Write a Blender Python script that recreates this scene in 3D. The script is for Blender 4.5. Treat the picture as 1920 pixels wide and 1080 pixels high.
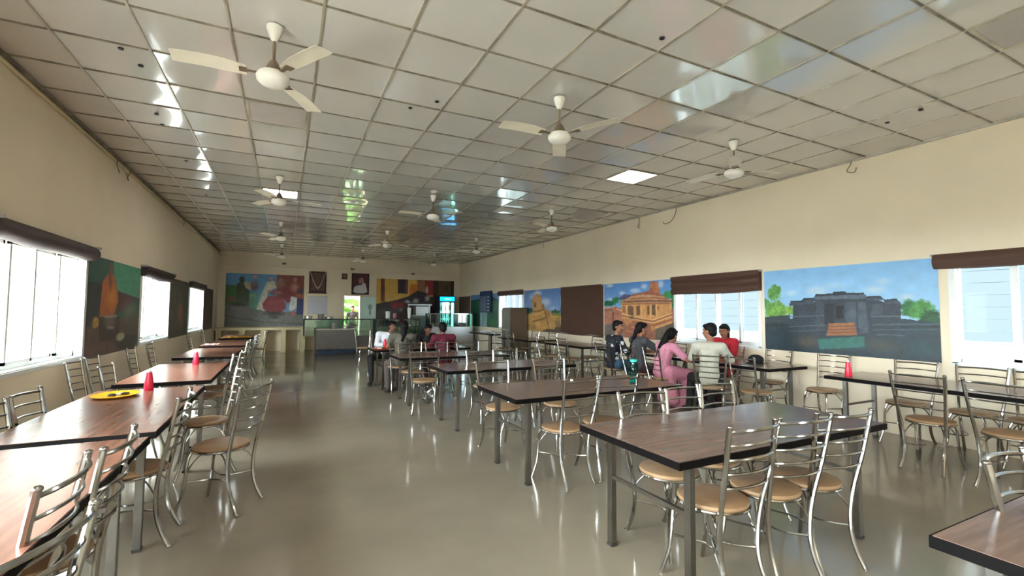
import bpy, bmesh, math, random
import numpy as np
from mathutils import Vector, Matrix, Euler
for o in list(bpy.data.objects): bpy.data.objects.remove(o, do_unlink=True)
SC = bpy.context.scene
COL = SC.collection
PI = math.pi
R = math.radians
rnd = random.Random(7)

# ------------------------------------------------------------------ camera
cam_d = bpy.data.cameras.new('camera'); cam = bpy.data.objects.new('camera', cam_d); COL.objects.link(cam)
cam_d.sensor_width = 36.0; cam_d.lens = 36.0 * 860.7 / 1920.0; cam_d.clip_start = 0.02; cam_d.clip_end = 200
_yaw, _pit, _rol = 0.4597, 0.0517, 0.0061
_f = Vector((math.sin(_yaw)*math.cos(_pit), math.cos(_yaw)*math.cos(_pit), math.sin(_pit)))
_r = Vector((math.cos(_yaw), -math.sin(_yaw), 0)); _u = _r.cross(_f)
_r2 = _r*math.cos(_rol) + _u*math.sin(_rol); _u2 = -_r*math.sin(_rol) + _u*math.cos(_rol)
cam.matrix_world = Matrix(((_r2.x, _u2.x, -_f.x, 0), (_r2.y, _u2.y, -_f.y, 0), (_r2.z, _u2.z, -_f.z, 1.475), (0, 0, 0, 1)))
SC.camera = cam

# ------------------------------------------------------------------ daylight, exposure
SC.view_settings.view_transform = 'Standard'; SC.view_settings.look = 'None'
SC.view_settings.exposure = 1.15; SC.view_settings.gamma = 1.0; SC.view_settings.use_curve_mapping = False
SKY_BRIGHT = 27.0      # the side the sun is on (left windows)
SKY_SHADE = 0.5      # the shaded side (right windows)
w = bpy.data.worlds.new('sky'); SC.world = w; w.use_nodes = True
nt = w.node_tree; nt.nodes.clear()
wo = nt.nodes.new('ShaderNodeOutputWorld'); bg = nt.nodes.new('ShaderNodeBackground')
tc = nt.nodes.new('ShaderNodeTexCoord'); sx = nt.nodes.new('ShaderNodeSeparateXYZ')
dt = nt.nodes.new('ShaderNodeVectorMath'); dt.operation = 'DOT_PRODUCT'; dt.inputs[1].default_value = (0.84, 0.54, 0.0)
mr = nt.nodes.new('ShaderNodeMapRange'); mr.interpolation_type = 'SMOOTHSTEP'
mr.inputs['From Min'].default_value = -0.45; mr.inputs['From Max'].default_value = 0.4
mr.inputs['To Min'].default_value = SKY_BRIGHT; mr.inputs['To Max'].default_value = SKY_SHADE
cr = nt.nodes.new('ShaderNodeMix'); cr.data_type = 'RGBA'
mr2 = nt.nodes.new('ShaderNodeMapRange'); mr2.inputs['From Min'].default_value = -0.15; mr2.inputs['From Max'].default_value = 0.2
cr.inputs['A'].default_value = (1.0, 0.99, 0.985, 1); cr.inputs['B'].default_value = (0.80, 0.91, 1.0, 1)
L = nt.links.new
L(tc.outputs['Generated'], sx.inputs[0]); L(tc.outputs['Generated'], dt.inputs[0]); L(dt.outputs['Value'], mr.inputs['Value']); L(sx.outputs['X'], mr2.inputs['Value'])
L(mr2.outputs['Result'], cr.inputs['Factor']); L(cr.outputs['Result'], bg.inputs['Color']); L(mr.outputs['Result'], bg.inputs['Strength'])
L(bg.outputs[0], wo.inputs[0])
LED_STRENGTH = 9.0

# room dimensions (metres)
XL, XR, YB, YF, ZC, WT = -2.1, 6.8, 18.9, -3.0, 3.538, 0.23
SILL, HEAD = 0.92, 2.13
WIN_R = [(0.5, 2.47), (4.79, 6.6), (8.84, 10.66), (12.92, 14.75), (-2.6, -0.9)]
WIN_L = [(5.05, 7.05), (9.34, 11.42), (13.52, 15.8), (0.5, 2.95), (-2.7, 0.1)]  # last two are out of view, widened to let more daylight in
for k, (ws, X, sgn) in enumerate(((WIN_L, XL-WT, 1), (WIN_R, XR+WT, -1))):
    for (a, b) in ws:      # sampling portals in the window openings: they only guide the sky's own light
        ld = bpy.data.lights.new('window_portal', 'AREA'); ld.shape = 'RECTANGLE'; ld.size = HEAD-SILL; ld.size_y = b-a
        ld.cycles.is_portal = True
        lo = bpy.data.objects.new('window_portal', ld); COL.objects.link(lo)
        lo.location = (X, (a+b)/2, (SILL+HEAD)/2); lo.rotation_euler = (0, -sgn*PI/2, 0)


# ------------------------------------------------------------------ helpers
def lin(c):
    return tuple(((v/255)/12.92 if v/255 <= 0.04045 else ((v/255+0.055)/1.055)**2.4) for v in c) + (1.0,)
def M(name, rgb, rough=0.5, metal=0.0, var=0.0, vscale=6.0, bump=0.0, bscale=40.0, stretch=(1,1,1), coat=0.0, emis=None, estr=0.0, rvar=0.0, rgb2=None, spec=0.5, detail=4.0):
    m = bpy.data.materials.new(name); m.use_nodes = True
    n = m.node_tree; b = n.nodes['Principled BSDF']; l = n.links.new
    b.inputs['Base Color'].default_value = lin(rgb); b.inputs['Roughness'].default_value = rough; b.inputs['Metallic'].default_value = metal
    b.inputs['Coat Weight'].default_value = coat; b.inputs['Coat Roughness'].default_value = 0.035; b.inputs['Specular IOR Level'].default_value = spec
    tc = n.nodes.new('ShaderNodeTexCoord'); mp = n.nodes.new('ShaderNodeMapping'); mp.inputs['Scale'].default_value = stretch
    l(tc.outputs['Object'], mp.inputs['Vector'])
    nz = n.nodes.new('ShaderNodeTexNoise'); nz.inputs['Scale'].default_value = vscale; nz.inputs['Detail'].default_value = detail
    l(mp.outputs[0], nz.inputs['Vector'])
    c = lin(rgb); c2 = lin(rgb2) if rgb2 else tuple(v*(1-var) for v in c[:3])+(1,)
    c1 = c if rgb2 else tuple(min(1, v*(1+var*0.6)) for v in c[:3])+(1,)
    mx = n.nodes.new('ShaderNodeMix'); mx.data_type = 'RGBA'; mx.inputs['A'].default_value = c1; mx.inputs['B'].default_value = c2
    rp = n.nodes.new('ShaderNodeMapRange'); rp.inputs['From Min'].default_value = 0.35; rp.inputs['From Max'].default_value = 0.65
    l(nz.outputs['Fac'], rp.inputs['Value']); l(rp.outputs[0], mx.inputs['Factor']); l(mx.outputs['Result'], b.inputs['Base Color'])
    if rvar:
        rr = n.nodes.new('ShaderNodeMapRange'); rr.inputs['From Min'].default_value = 0.3; rr.inputs['From Max'].default_value = 0.7
        rr.inputs['To Min'].default_value = max(0.02, rough-rvar); rr.inputs['To Max'].default_value = rough+rvar
        l(nz.outputs['Fac'], rr.inputs['Value']); l(rr.outputs[0], b.inputs['Roughness'])
    if bump:
        nb = n.nodes.new('ShaderNodeTexNoise'); nb.inputs['Scale'].default_value = bscale; nb.inputs['Detail'].default_value = 3
        l(mp.outputs[0], nb.inputs['Vector'])
        bp = n.nodes.new('ShaderNodeBump'); bp.inputs['Strength'].default_value = bump; bp.inputs['Distance'].default_value = 0.01
        l(nb.outputs['Fac'], bp.inputs['Height']); l(bp.outputs[0], b.inputs['Normal'])
    if emis:
        b.inputs['Emission Color'].default_value = lin(emis); b.inputs['Emission Strength'].default_value = estr
    return m
def glass(name, tint=(235, 245, 245), gl=0.08, rough=0.02, fres=0.6):
    m = bpy.data.materials.new(name); m.use_nodes = True; n = m.node_tree; n.nodes.clear(); l = n.links.new
    o = n.nodes.new('ShaderNodeOutputMaterial'); t = n.nodes.new('ShaderNodeBsdfTransparent'); g = n.nodes.new('ShaderNodeBsdfGlossy')
    t.inputs[0].default_value = lin(tint); g.inputs['Roughness'].default_value = rough
    lw = n.nodes.new('ShaderNodeLayerWeight'); lw.inputs['Blend'].default_value = 0.25
    ad = n.nodes.new('ShaderNodeMath'); ad.operation = 'MULTIPLY_ADD'; ad.inputs[1].default_value = fres; ad.inputs[2].default_value = gl; ad.use_clamp = True
    mx = n.nodes.new('ShaderNodeMixShader')
    l(lw.outputs['Fresnel'], ad.inputs[0]); l(ad.outputs[0], mx.inputs[0]); l(t.outputs[0], mx.inputs[1]); l(g.outputs[0], mx.inputs[2]); l(mx.outputs[0], o.inputs[0])
    return m
def emit(name, rgb, s):
    m = bpy.data.materials.new(name); m.use_nodes = True; n = m.node_tree; n.nodes.clear()
    o = n.nodes.new('ShaderNodeOutputMaterial'); e = n.nodes.new('ShaderNodeEmission'); e.inputs[0].default_value = lin(rgb); e.inputs[1].default_value = s
    n.links.new(e.outputs[0], o.inputs[0]); return m

def part(name, bm, m, parent=None, smooth=True, angle=40, label=None):
    me = bpy.data.meshes.new(name); bmesh.ops.recalc_face_normals(bm, faces=bm.faces)
    bm.to_mesh(me); bm.free()
    if m: me.materials.append(m)
    if smooth:
        for p in me.polygons: p.use_smooth = True
        try: me.set_sharp_from_angle(angle=R(angle))
        except Exception: pass
    o = bpy.data.objects.new(name, me); COL.objects.link(o)
    if parent: o.parent = parent
    if label: o['label'] = label
    return o
def tag(o, label, cat, group=None, kind=None):
    o['label'] = label; o['category'] = cat
    if group: o['group'] = group
    if kind: o['kind'] = kind
    return o
def struct(o): o['kind'] = 'structure'; return o
def empty(name, loc=(0,0,0), rz=0.0):
    o = bpy.data.objects.new(name, None); COL.objects.link(o); o.location = loc; o.rotation_euler = (0, 0, rz); o.empty_display_size = 0.1
    return o
def dup(root, loc, rz, label=None, group=None):
    r = root.copy(); COL.objects.link(r); r.location = loc; r.rotation_euler = (0, 0, rz)
    if label: r['label'] = label
    if group: r['group'] = group
    for ch in list(root.children):
        c = ch.copy(); COL.objects.link(c); c.parent = r
        for g in list(ch.children):
            d = g.copy(); COL.objects.link(d); d.parent = c
    return r
def box(bm, x0, x1, y0, y1, z0, z1, bev=0.0):
    r = bmesh.ops.create_cube(bm, size=1.0)
    for v in r['verts']:
        v.co = Vector(((x0+x1)/2 + v.co.x*(x1-x0), (y0+y1)/2 + v.co.y*(y1-y0), (z0+z1)/2 + v.co.z*(z1-z0)))
    if bev > 0:
        es = list({e for v in r['verts'] for e in v.link_edges})
        bmesh.ops.bevel(bm, geom=es, offset=bev, segments=2, affect='EDGES')
def BX(*a, bev=0.0):
    bm = bmesh.new(); box(bm, *a, bev=bev); return bm
def spline(pts, sub=4):
    P = [Vector(p) for p in pts]; out = []
    for i in range(len(P)-1):
        p0 = P[max(0, i-1)]; p1 = P[i]; p2 = P[i+1]; p3 = P[min(len(P)-1, i+2)]
        for k in range(sub):
            t = k/sub
            out.append(0.5*((2*p1)+(p2-p0)*t+(2*p0-5*p1+4*p2-p3)*t*t+(3*p1-p0-3*p2+p3)*t**3))
    out.append(P[-1]); return out
def tube(bm, pts, r, n=8, closed=False, r_end=None):
    P = [Vector(p) for p in pts]; N = len(P); rings = []
    up = Vector((0, 0, 1)); prev = None
    for i in range(N):
        a = P[(i-1) % N] if (closed or i > 0) else P[i]; b = P[(i+1) % N] if (closed or i < N-1) else P[i]
        t = (b-a).normalized()
        if prev is None:
            x = t.cross(up)
            if x.length < 1e-3: x = t.cross(Vector((1, 0, 0)))
        else: x = prev - t*prev.dot(t)
        x.normalize(); prev = x; y = t.cross(x)
        rr = r if r_end is None else r+(r_end-r)*i/(N-1)
        rings.append([bm.verts.new(P[i]+(x*math.cos(2*PI*k/n)+y*math.sin(2*PI*k/n))*rr) for k in range(n)])
    for i in range(N if closed else N-1):
        A, B = rings[i], rings[(i+1) % N]
        for k in range(n): bm.faces.new((A[k], A[(k+1) % n], B[(k+1) % n], B[k]))
    if not closed: bm.faces.new(rings[0][::-1]); bm.faces.new(rings[-1])
def TB(pts, r, n=8, closed=False, sub=0, r_end=None):
    bm = bmesh.new(); tube(bm, spline(pts, sub) if sub else pts, r, n, closed, r_end); return bm
def lathe(bm, prof, n=24, c=(0, 0, 0)):
    rings = []
    for (r, z) in prof:
        if r < 1e-5: rings.append([bm.verts.new((c[0], c[1], c[2]+z))])
        else: rings.append([bm.verts.new((c[0]+r*math.cos(2*PI*k/n), c[1]+r*math.sin(2*PI*k/n), c[2]+z)) for k in range(n)])
    for A, B in zip(rings, rings[1:]):
        for k in range(n):
            k2 = (k+1) % n
            if len(A) == 1 and len(B) == 1: continue
            if len(A) == 1: bm.faces.new((A[0], B[k], B[k2]))
            elif len(B) == 1: bm.faces.new((A[k], A[k2], B[0]))
            else: bm.faces.new((A[k], A[k2], B[k2], B[k]))
def LT(prof, n=24, c=(0, 0, 0)):
    bm = bmesh.new(); lathe(bm, prof, n, c); return bm
def sphere(bm, c, r, seg=12, rot=None):
    q = bmesh.ops.create_uvsphere(bm, u_segments=seg, v_segments=max(6, seg//2+2), radius=1.0)
    rr = r if hasattr(r, '__len__') else (r, r, r)
    for v in q['verts']:
        p = Vector((v.co.x*rr[0], v.co.y*rr[1], v.co.z*rr[2]))
        if rot: p = rot @ p
        v.co = p + Vector(c)

# ------------------------------------------------------------------ materials
m_wall = M('wall_paint', (236, 221, 196), 0.75, var=0.035, vscale=1.2, bump=0.04, bscale=60)
m_ceil = M('ceiling_panel', (212, 208, 202), 0.12, var=0.05, vscale=0.9, spec=0.6, rvar=0.04, coat=0.8)
m_bar = M('ceiling_bar', (182, 174, 156), 0.28, 0.25, var=0.25, vscale=5, spec=0.6)
m_bard = M('ceiling_bar_dusty', (140, 131, 114), 0.55, var=0.4, vscale=7)
m_slab = M('roof_slab', (70, 66, 60), 0.9, var=0.2)
m_floor = M('polished_stone', (148, 138, 121), 0.13, var=0.1, vscale=1.4, rvar=0.05, bump=0.03, bscale=2.2, spec=0.55)
m_chrome = M('chrome', (176, 174, 171), 0.16, 1.0, var=0.12, vscale=9, rvar=0.06)
m_steelleg = M('table_steel', (138, 134, 130), 0.3, 1.0, var=0.15, vscale=7)
m_seat = M('tan_seat', (168, 134, 100), 0.38, var=0.16, vscale=8, bump=0.05)
m_top = M('brown_laminate', (120, 95, 86), 0.2, var=0.26, vscale=2.2, stretch=(1.2, 14, 1), bump=0.02, bscale=8, spec=0.6)
m_topw = M('reflection_reddened_laminate', (128, 84, 66), 0.27, var=0.26, vscale=2.2, stretch=(14, 1.2, 1), bump=0.06, bscale=1.2, spec=0.3)  # brown laminate with the reddish cast of reflected light put into its colour
m_edge = M('black_edging', (13, 10, 10), 0.6, var=0.2, spec=0.1)
m_cap = M('foot_cap', (60, 56, 52), 0.6, var=0.2)
m_white = M('white_frame', (236, 238, 236), 0.4, var=0.04)
m_grille = M('grille_rod', (178, 178, 184), 0.5, var=0.1)
m_pane = glass('window_glass', (242, 250, 252), 0.0, 0.02, 0.06)
m_blind = M('brown_blind', (84, 57, 45), 0.7, var=0.14, vscale=1.0, stretch=(1, 2, 40), bump=0.2, bscale=3)
m_blindk = M('dark_blind', (70, 56, 56), 0.6, var=0.15, vscale=2.0, bump=0.15, bscale=6)
m_fan = M('fan_cream', (232, 224, 206), 0.4, var=0.06)
m_fanw = M('fan_white', (240, 236, 228), 0.35, var=0.05)
m_fand = M('fan_brown', (122, 104, 82), 0.45, var=0.1)
m_black = M('black_plastic', (22, 20, 20), 0.45, var=0.2)
m_bladetip = M('fan_blade_tip', (98, 84, 74), 0.5, var=0.1)
m_led = emit('led_panel', (255, 250, 244), LED_STRENGTH)
m_offp = M('unlit_panel', (178, 170, 164), 0.45, var=0.04)
m_red = M('red_plastic', (224, 30, 66), 0.3, var=0.06)
m_yellow = M('yellow_plate', (236, 176, 20), 0.3, var=0.08)
m_orange = M('orange_tray', (226, 96, 52), 0.35, var=0.1)
m_teal = glass('teal_bottle', (30, 190, 180), 0.04, 0.1, 0.2)
m_tealcap = M('teal_cap', (40, 190, 180), 0.35, var=0.05)
m_steel = M('brushed_steel', (182, 178, 174), 0.34, 0.85, var=0.08, vscale=3, stretch=(1, 1, 20))
m_steeld = M('grey_cabinet', (120, 112, 104), 0.35, 0.5, var=0.1, vscale=2)
m_dark = M('dark_metal', (28, 30, 32), 0.4, var=0.2)
m_cglass = glass('counter_glass', (205, 232, 226), 0.12)
m_navy = M('navy_board', (26, 34, 66), 0.45, var=0.15)
m_white2 = M('white_plastic', (240, 240, 240), 0.4, var=0.03)
m_pcream = M('masonry_paint', (214, 200, 158), 0.75, var=0.05)
m_fr = M('frame_maroon', (62, 26, 26), 0.45, var=0.15)
# ------------------------------------------------------------------ room shell
def wall_side(name, X, sgn, wins):
    bm = bmesh.new(); x0, x1 = sorted((X, X-sgn*WT))
    box(bm, x0, x1, YF-WT, YB+WT, -0.05, SILL); box(bm, x0, x1, YF-WT, YB+WT, HEAD, 4.0)
    ys = YF-WT
    for (a, b) in sorted(wins):
        box(bm, x0, x1, ys, a, SILL, HEAD); ys = b
    box(bm, x0, x1, ys, YB+WT, SILL, HEAD)
    return struct(part(name, bm, m_wall, smooth=False))
wall_side('wall_left', XL, 1, WIN_L)
wall_side('wall_right', XR, -1, WIN_R)
bm = bmesh.new()   # back wall with doorway
DX0, DX1, DZ = 2.06, 2.66, 2.06
box(bm, XL, DX0, YB, YB+WT, -0.05, 4.0); box(bm, DX1, XR, YB, YB+WT, -0.05, 4.0); box(bm, DX0, DX1, YB, YB+WT, DZ, 4.0)
struct(part('wall_back', bm, m_wall, smooth=False))
struct(part('wall_front', BX(XL, XR, YF-WT, YF, -0.05, 4.0), m_wall, smooth=False))
struct(part('floor', BX(XL-WT, XR+WT, YF-WT, YB+WT, -0.12, 0.0), m_floor, smooth=False))
struct(part('ceiling', BX(XL-WT, XR+WT, YF-WT, YB+WT, 4.0, 4.12), m_slab, smooth=False))
GX = [-1.6148+0.6*i for i in range(-1, 15)]; GY = [3.2644+0.605*j for j in range(-13, 27)]
LEDS = {(3, 9+13): 1, (11, 3+13): 1, (11, 9+13): 0, (3, 3+13): 0, (11, -4+13): 0, (3, -4+13): 1, (11, -9+13): 1, (3, -9+13): 1, (7, -9+13): 1}
HOLE = {(i, j) for i in (11, 12, 13) for j in (37, 38)} | {(10, 38)}
bm = bmesh.new(); n = 8
for i in range(len(GX)-1):
    for j in range(len(GY)-1):
        if (i, j) in LEDS or (i, j) in HOLE: continue
        x0, x1 = max(GX[i], XL), min(GX[i+1], XR); y0, y1 = max(GY[j], YF), min(GY[j+1], YB)
        if x1-x0 < 0.01 or y1-y0 < 0.01: continue
        tx, ty = rnd.gauss(0, 0.0026), rnd.gauss(0, 0.0016); bu = rnd.uniform(0.0015, 0.0075); ph = rnd.uniform(0, 6.28); wv = rnd.uniform(0, 0.0009)
        V = [[bm.verts.new((x0+(x1-x0)*a/n, y0+(y1-y0)*b/n, ZC+0.006+tx*(a/n-.5)+ty*(b/n-.5)+bu*(1-(2*a/n-1)**2)*(1-(2*b/n-1)**2)+wv*math.sin(ph+5*a/n+3*b/n))) for b in range(n+1)] for a in range(n+1)]
        for a in range(n):
            for b in range(n): bm.faces.new((V[a][b], V[a][b+1], V[a+1][b+1], V[a+1][b]))
struct(part('ceiling', bm, m_ceil))
bm = bmesh.new()
for x in GX[1:]:
    if x < XR-0.01: box(bm, x-0.0085, x+0.0085, YF, YB, ZC-0.004, ZC+0.012)
struct(part('trim_1', bm, m_bar, smooth=False))
bm = bmesh.new()
for y in GY:
    if YF < y < YB: box(bm, XL, 3.8 if y > 18 else XR, y-0.008, y+0.008, ZC-0.003, ZC+0.012)
struct(part('trim_2', bm, m_bard, smooth=False))
struct(part('trim_3', BX(XL, XL+0.03, YF, YB, ZC-0.03, ZC-0.004), m_bard, smooth=False))
struct(part('trim_4', BX(XR-0.025, XR, YF, YB, ZC-0.022, ZC-0.004), m_bar, smooth=False))
# ceiling light panels
LN = {(3, 22): 'lit square light panel in the ceiling behind the second ceiling fan on the left', (11, 16): 'lit square light panel in the ceiling near the right wall',
      (11, 22): 'unlit grey light panel in the far right of the ceiling', (3, 16): 'unlit grey light panel beside the nearest fan on the left', (11, 9): 'unlit dark light panel in the upper right corner of the view',
      (3, 9): 'lit ceiling panel above and behind the viewer on the left', (11, 4): 'lit ceiling panel behind the viewer on the right', (3, 4): 'lit ceiling panel behind the viewer far left', (7, 4): 'lit ceiling panel behind the viewer in the middle'}
for (i, j), on in LEDS.items():
    t = empty('ceiling_light', (GX[i]+0.3, GY[j]+0.3025, ZC-0.002)); tag(t, LN[(i, j)], 'ceiling light')
    bm = bmesh.new()
    for (a, b, c, d) in ((-.29, .29, -.29, -.262), (-.29, .29, .262, .29), (-.29, -.262, -.262, .262), (.262, .29, -.262, .262)): box(bm, a, b, c, d, -0.004, 0.02)
    part('light_frame', bm, m_bar, t, smooth=False)
    part('diffuser', BX(-.262, .262, -.262, .262, 0.0, 0.012), m_led if on else m_offp, t, smooth=False)
# sagging lifted tile
bm = bmesh.new(); box(bm, -.29, .29, -.28, .28, 0, 0.008)
t = part('ceiling_tile', bm, m_offp, smooth=False); t.location = (5.6, 7.78, ZC-0.045); t.rotation_euler = (R(-6), R(4), 0); tag(t, 'loose grey ceiling tile hanging down beside the right row of fans', 'ceiling tile')

# windows
def window(n, a, b, X, sgn, name_i):
    t = struct(empty('window_%d' % n, (X, (a+b)/2, SILL)))
    W = (b-a)/2; H = HEAD-SILL
    ox = -sgn*0.10            # depth into the wall
    f = bmesh.new()
    box(f, ox-0.03, ox+0.03, -W, -W+0.055, 0, H); box(f, ox-0.03, ox+0.03, W-0.055, W, 0, H)
    box(f, ox-0.03, ox+0.03, -W, W, 0, 0.055); box(f, ox-0.03, ox+0.03, -W, W, H-0.055, H)
    part('window_frame', f, m_white, t, smooth=False)
    s = bmesh.new(); q = 2*W/4
    for k in range(4):
        y0 = -W+q*k; d = 0.016*(1 if k % 2 else -1)
        for (u0, u1, v0, v1) in ((y0, y0+0.035, .05, H-.05), (y0+q-0.035, y0+q, .05, H-.05), (y0, y0+q, .05, .085), (y0, y0+q, H-.085, H-.05)):
            box(s, ox+d-0.012, ox+d+0.012, u0, u1, v0, v1)
    part('sliding_sash', s, m_white, t, smooth=False)
    p = bmesh.new()
    for k in range(4):
        y0 = -W+q*k; d = 0.016*(1 if k % 2 else -1)
        box(p, ox+d-0.002, ox+d+0.002, y0+.03, y0+q-.03, .08, H-.08)
    part('pane', p, m_pane, t, smooth=False)
    g = bmesh.new(); gx = -sgn*0.165
    k = 0.10
    while k < H-0.02:
        tube(g, [(gx, -W, k), (gx, W, k)], 0.0045, 6); k += 0.135
    for y in (-W*0.5, 0, W*0.5): box(g, gx-0.003, gx+0.003, y-0.009, y+0.009, 0, H)
    part('grille', g, m_grille, t, smooth=False)
    part('window_sill', BX(-sgn*WT, sgn*0.02 if sgn > 0 else 0.0, -W, W, -0.004, 0.008) if sgn > 0 else BX(-0.02, WT, -W, W, -0.004, 0.008), m_white, t, smooth=False)
    j = bmesh.new()
    x0, x1 = sorted((sgn*0.012, -sgn*0.06))
    box(j, x0, x1, -W-0.01, -W+0.05, 0, H); box(j, x0, x1, W-0.05, W+0.01, 0, H); box(j, x0, x1, -W, W, -0.03, 0.02)
    part('jamb', j, m_white, t, smooth=False)
    return t
k = 1
for (a, b) in WIN_L: window(k, a, b, XL, 1, k); k += 1
for (a, b) in WIN_R: window(k, a, b, XR, -1, k); k += 1

# outside: ground, green hedge beyond the back door, pillar on the left
struct(part('floor', BX(-45, 7.2, -40, 60, -0.5, -0.45), M('outside_paving', (206, 200, 188), 0.9, var=0.1), smooth=False))
struct(part('floor', BX(7.2, 45, -40, 60, -0.5, -0.45), M('outside_ground_dark', (70, 78, 72), 0.9, var=0.2), smooth=False))  # ground colour darkened so the view through the right windows stays unblown
m_hedge = M('hedge_leaves', (96, 140, 66), 0.8, var=0.4, vscale=9, bump=0.6, bscale=12)
hb = bmesh.new(); bmesh.ops.create_grid(hb, x_segments=60, y_segments=30, size=1)
for v in hb.verts:
    x, z = v.co.x*5, (v.co.y+1)*1.25-0.45
    v.co = Vector((2.4+x, 24+0.3*math.sin(7*x+3*z)+0.2*math.sin(13*z+5*x)+rnd.uniform(-.08, .08), z))
q = bmesh.ops.extrude_face_region(hb, geom=hb.faces[:])
for v in [g for g in q['geom'] if isinstance(g, bmesh.types.BMVert)]: v.co.y += 0.9
tag(part('hedge', hb, m_hedge), 'bright green hedge outside, seen through the open back door', 'hedge')
tag(part('outdoor_pillar', BX(-4.2, -3.85, 7.55, 7.95, -0.45, 3.6, bev=0.02), M('pillar_paint', (214, 196, 186), 0.8, var=0.05), smooth=False), 'pale pinkish pillar standing outside the nearest left window', 'pillar')

tag(part('added_sky_blocker', BX(-9.5, -6.2, 9.4, 27, -.45, 6.0), M('sky_blocker_paint', (188, 186, 182), 0.85, var=0.05), smooth=False), 'added white block outside the farthest left windows, holding back sky light', 'sky blocker')  # added block, cuts the sky light that reaches the far end

# door at the back: frame and open glass leaf
t = struct(empty('door_1', (DX0, YB, 0)))
f = bmesh.new(); box(f, -0.05, 0.0, -0.02, 0.1, 0, DZ+0.05); box(f, DX1-DX0, DX1-DX0+0.05, -0.02, 0.1, 0, DZ+0.05); box(f, -0.05, DX1-DX0+0.05, -0.02, 0.1, DZ, DZ+0.05)
part('door_frame', f, m_wall, t, smooth=False)
m_frost = M('frosted_leaf', (205, 232, 224), 0.35, var=0.06, vscale=3, emis=None)
lf = part('door_leaf', BX(0.0, 0.55, -0.05, -0.02, 0.02, 2.02, bev=0.004), m_frost, t, smooth=False); lf.location = (DX1-DX0+0.03, 0, 0)
part('door_emblem', LT([(0, -0.2), (0.05, -0.12), (0.03, 0), (0.085, 0.1), (0.07, 0.2), (0, 0.24)], 16), M('emblem_grey', (140, 165, 155), 0.6), lf)
lf.children[0].location = (0.36, -0.052, 1.5); lf.children[0].scale = (1, 0.03, 1)
part('door_handle', BX(0.03, 0.05, -0.09, -0.05, 0.95, 1.15, bev=0.004), m_chrome, lf)

# window blinds
def blind(X, sgn, a, b, z0, z1, folds, mat, label, d=0.075, name='window_blind'):
    t = empty(name, (X, (a+b)/2, z1)); tag(t, label, 'blind', 'brown window blinds')
    W = (b-a)/2; bm = bmesh.new(); n = 24; prof = []
    H = z1-z0
    # stacked folds as a rolling profile
    K = max(6, folds*8)
    fr, bk = [], []
    for i in range(K+1):
        u = i/K; z = -H*u
        dd = d*(0.62+0.38*abs(math.sin(PI*folds*u))) if folds > 1 else d*math.sqrt(max(0.04, 1-(2*u-1)**2*0.9))
        if z0 < 1.2: dd = 0.018+0.006*math.sin(folds*PI*u)
        fr.append((dd, z))
    cols = []
    for j in range(n+1):
        y = -W+2*W*j/n; sag = 0.010*math.sin(PI*j/n)*(1 if H < 0.5 else .3)+0.004*math.sin(9*j/n+a)
        cols.append([bm.verts.new((sgn*dd, y, z-sag*(-z/H)*1.5)) for dd, z in fr] + [bm.verts.new((sgn*0.004, y, fr[-1][1]-sag*1.5)), bm.verts.new((sgn*0.004, y, 0))])
    for A, B in zip(cols, cols[1:]):
        m = len(A)
        for i in range(m): bm.faces.new((A[i], A[(i+1) % m], B[(i+1) % m], B[i]))
    bm.faces.new(cols[0]); bm.faces.new(cols[-1][::-1])
    part('blind_cloth', bm, mat, t, angle=60)
    x0, x1 = sorted((0.0, sgn*(d+0.004)))
    for (u, v) in ((-W-0.012, -W), (W, W+0.012)): part('end_bracket', BX(x0, x1, u, v, -0.03, 0.0), m_grille, t, smooth=False)
    return t
blind(XR, -1, 0.5, 2.6, 2.0, 2.17, 1, m_blind, 'brown rolled window blind over the rightmost bright window', 0.07)
blind(XR, -1, 4.77, 6.63, 1.83, 2.17, 3, m_blind, 'brown blind gathered in three folds above the group at the table')
blind(XR, -1, 8.82, 10.68, 0.89, 2.15, 5, m_blind, 'brown blind pulled all the way down over its window')
blind(XR, -1, 12.9, 14.77, 2.03, 2.19, 1, m_blind, 'narrow brown blind above the window behind the steel cabinet')
blind(XL, 1, 5.0, 7.14, 2.05, 2.22, 1, m_blindk, 'dark rolled blind over the big bright window at the left edge', 0.1)
blind(XL, 1, 9.3, 11.48, 2.02, 2.2, 2, m_blindk, 'dark folded blind over the middle left window, beyond the painted figure in orange', 0.09)
blind(XL, 1, 13.5, 15.84, 2.03, 2.2, 1, m_blindk, 'dark blind over the farthest left window', 0.08)

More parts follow.
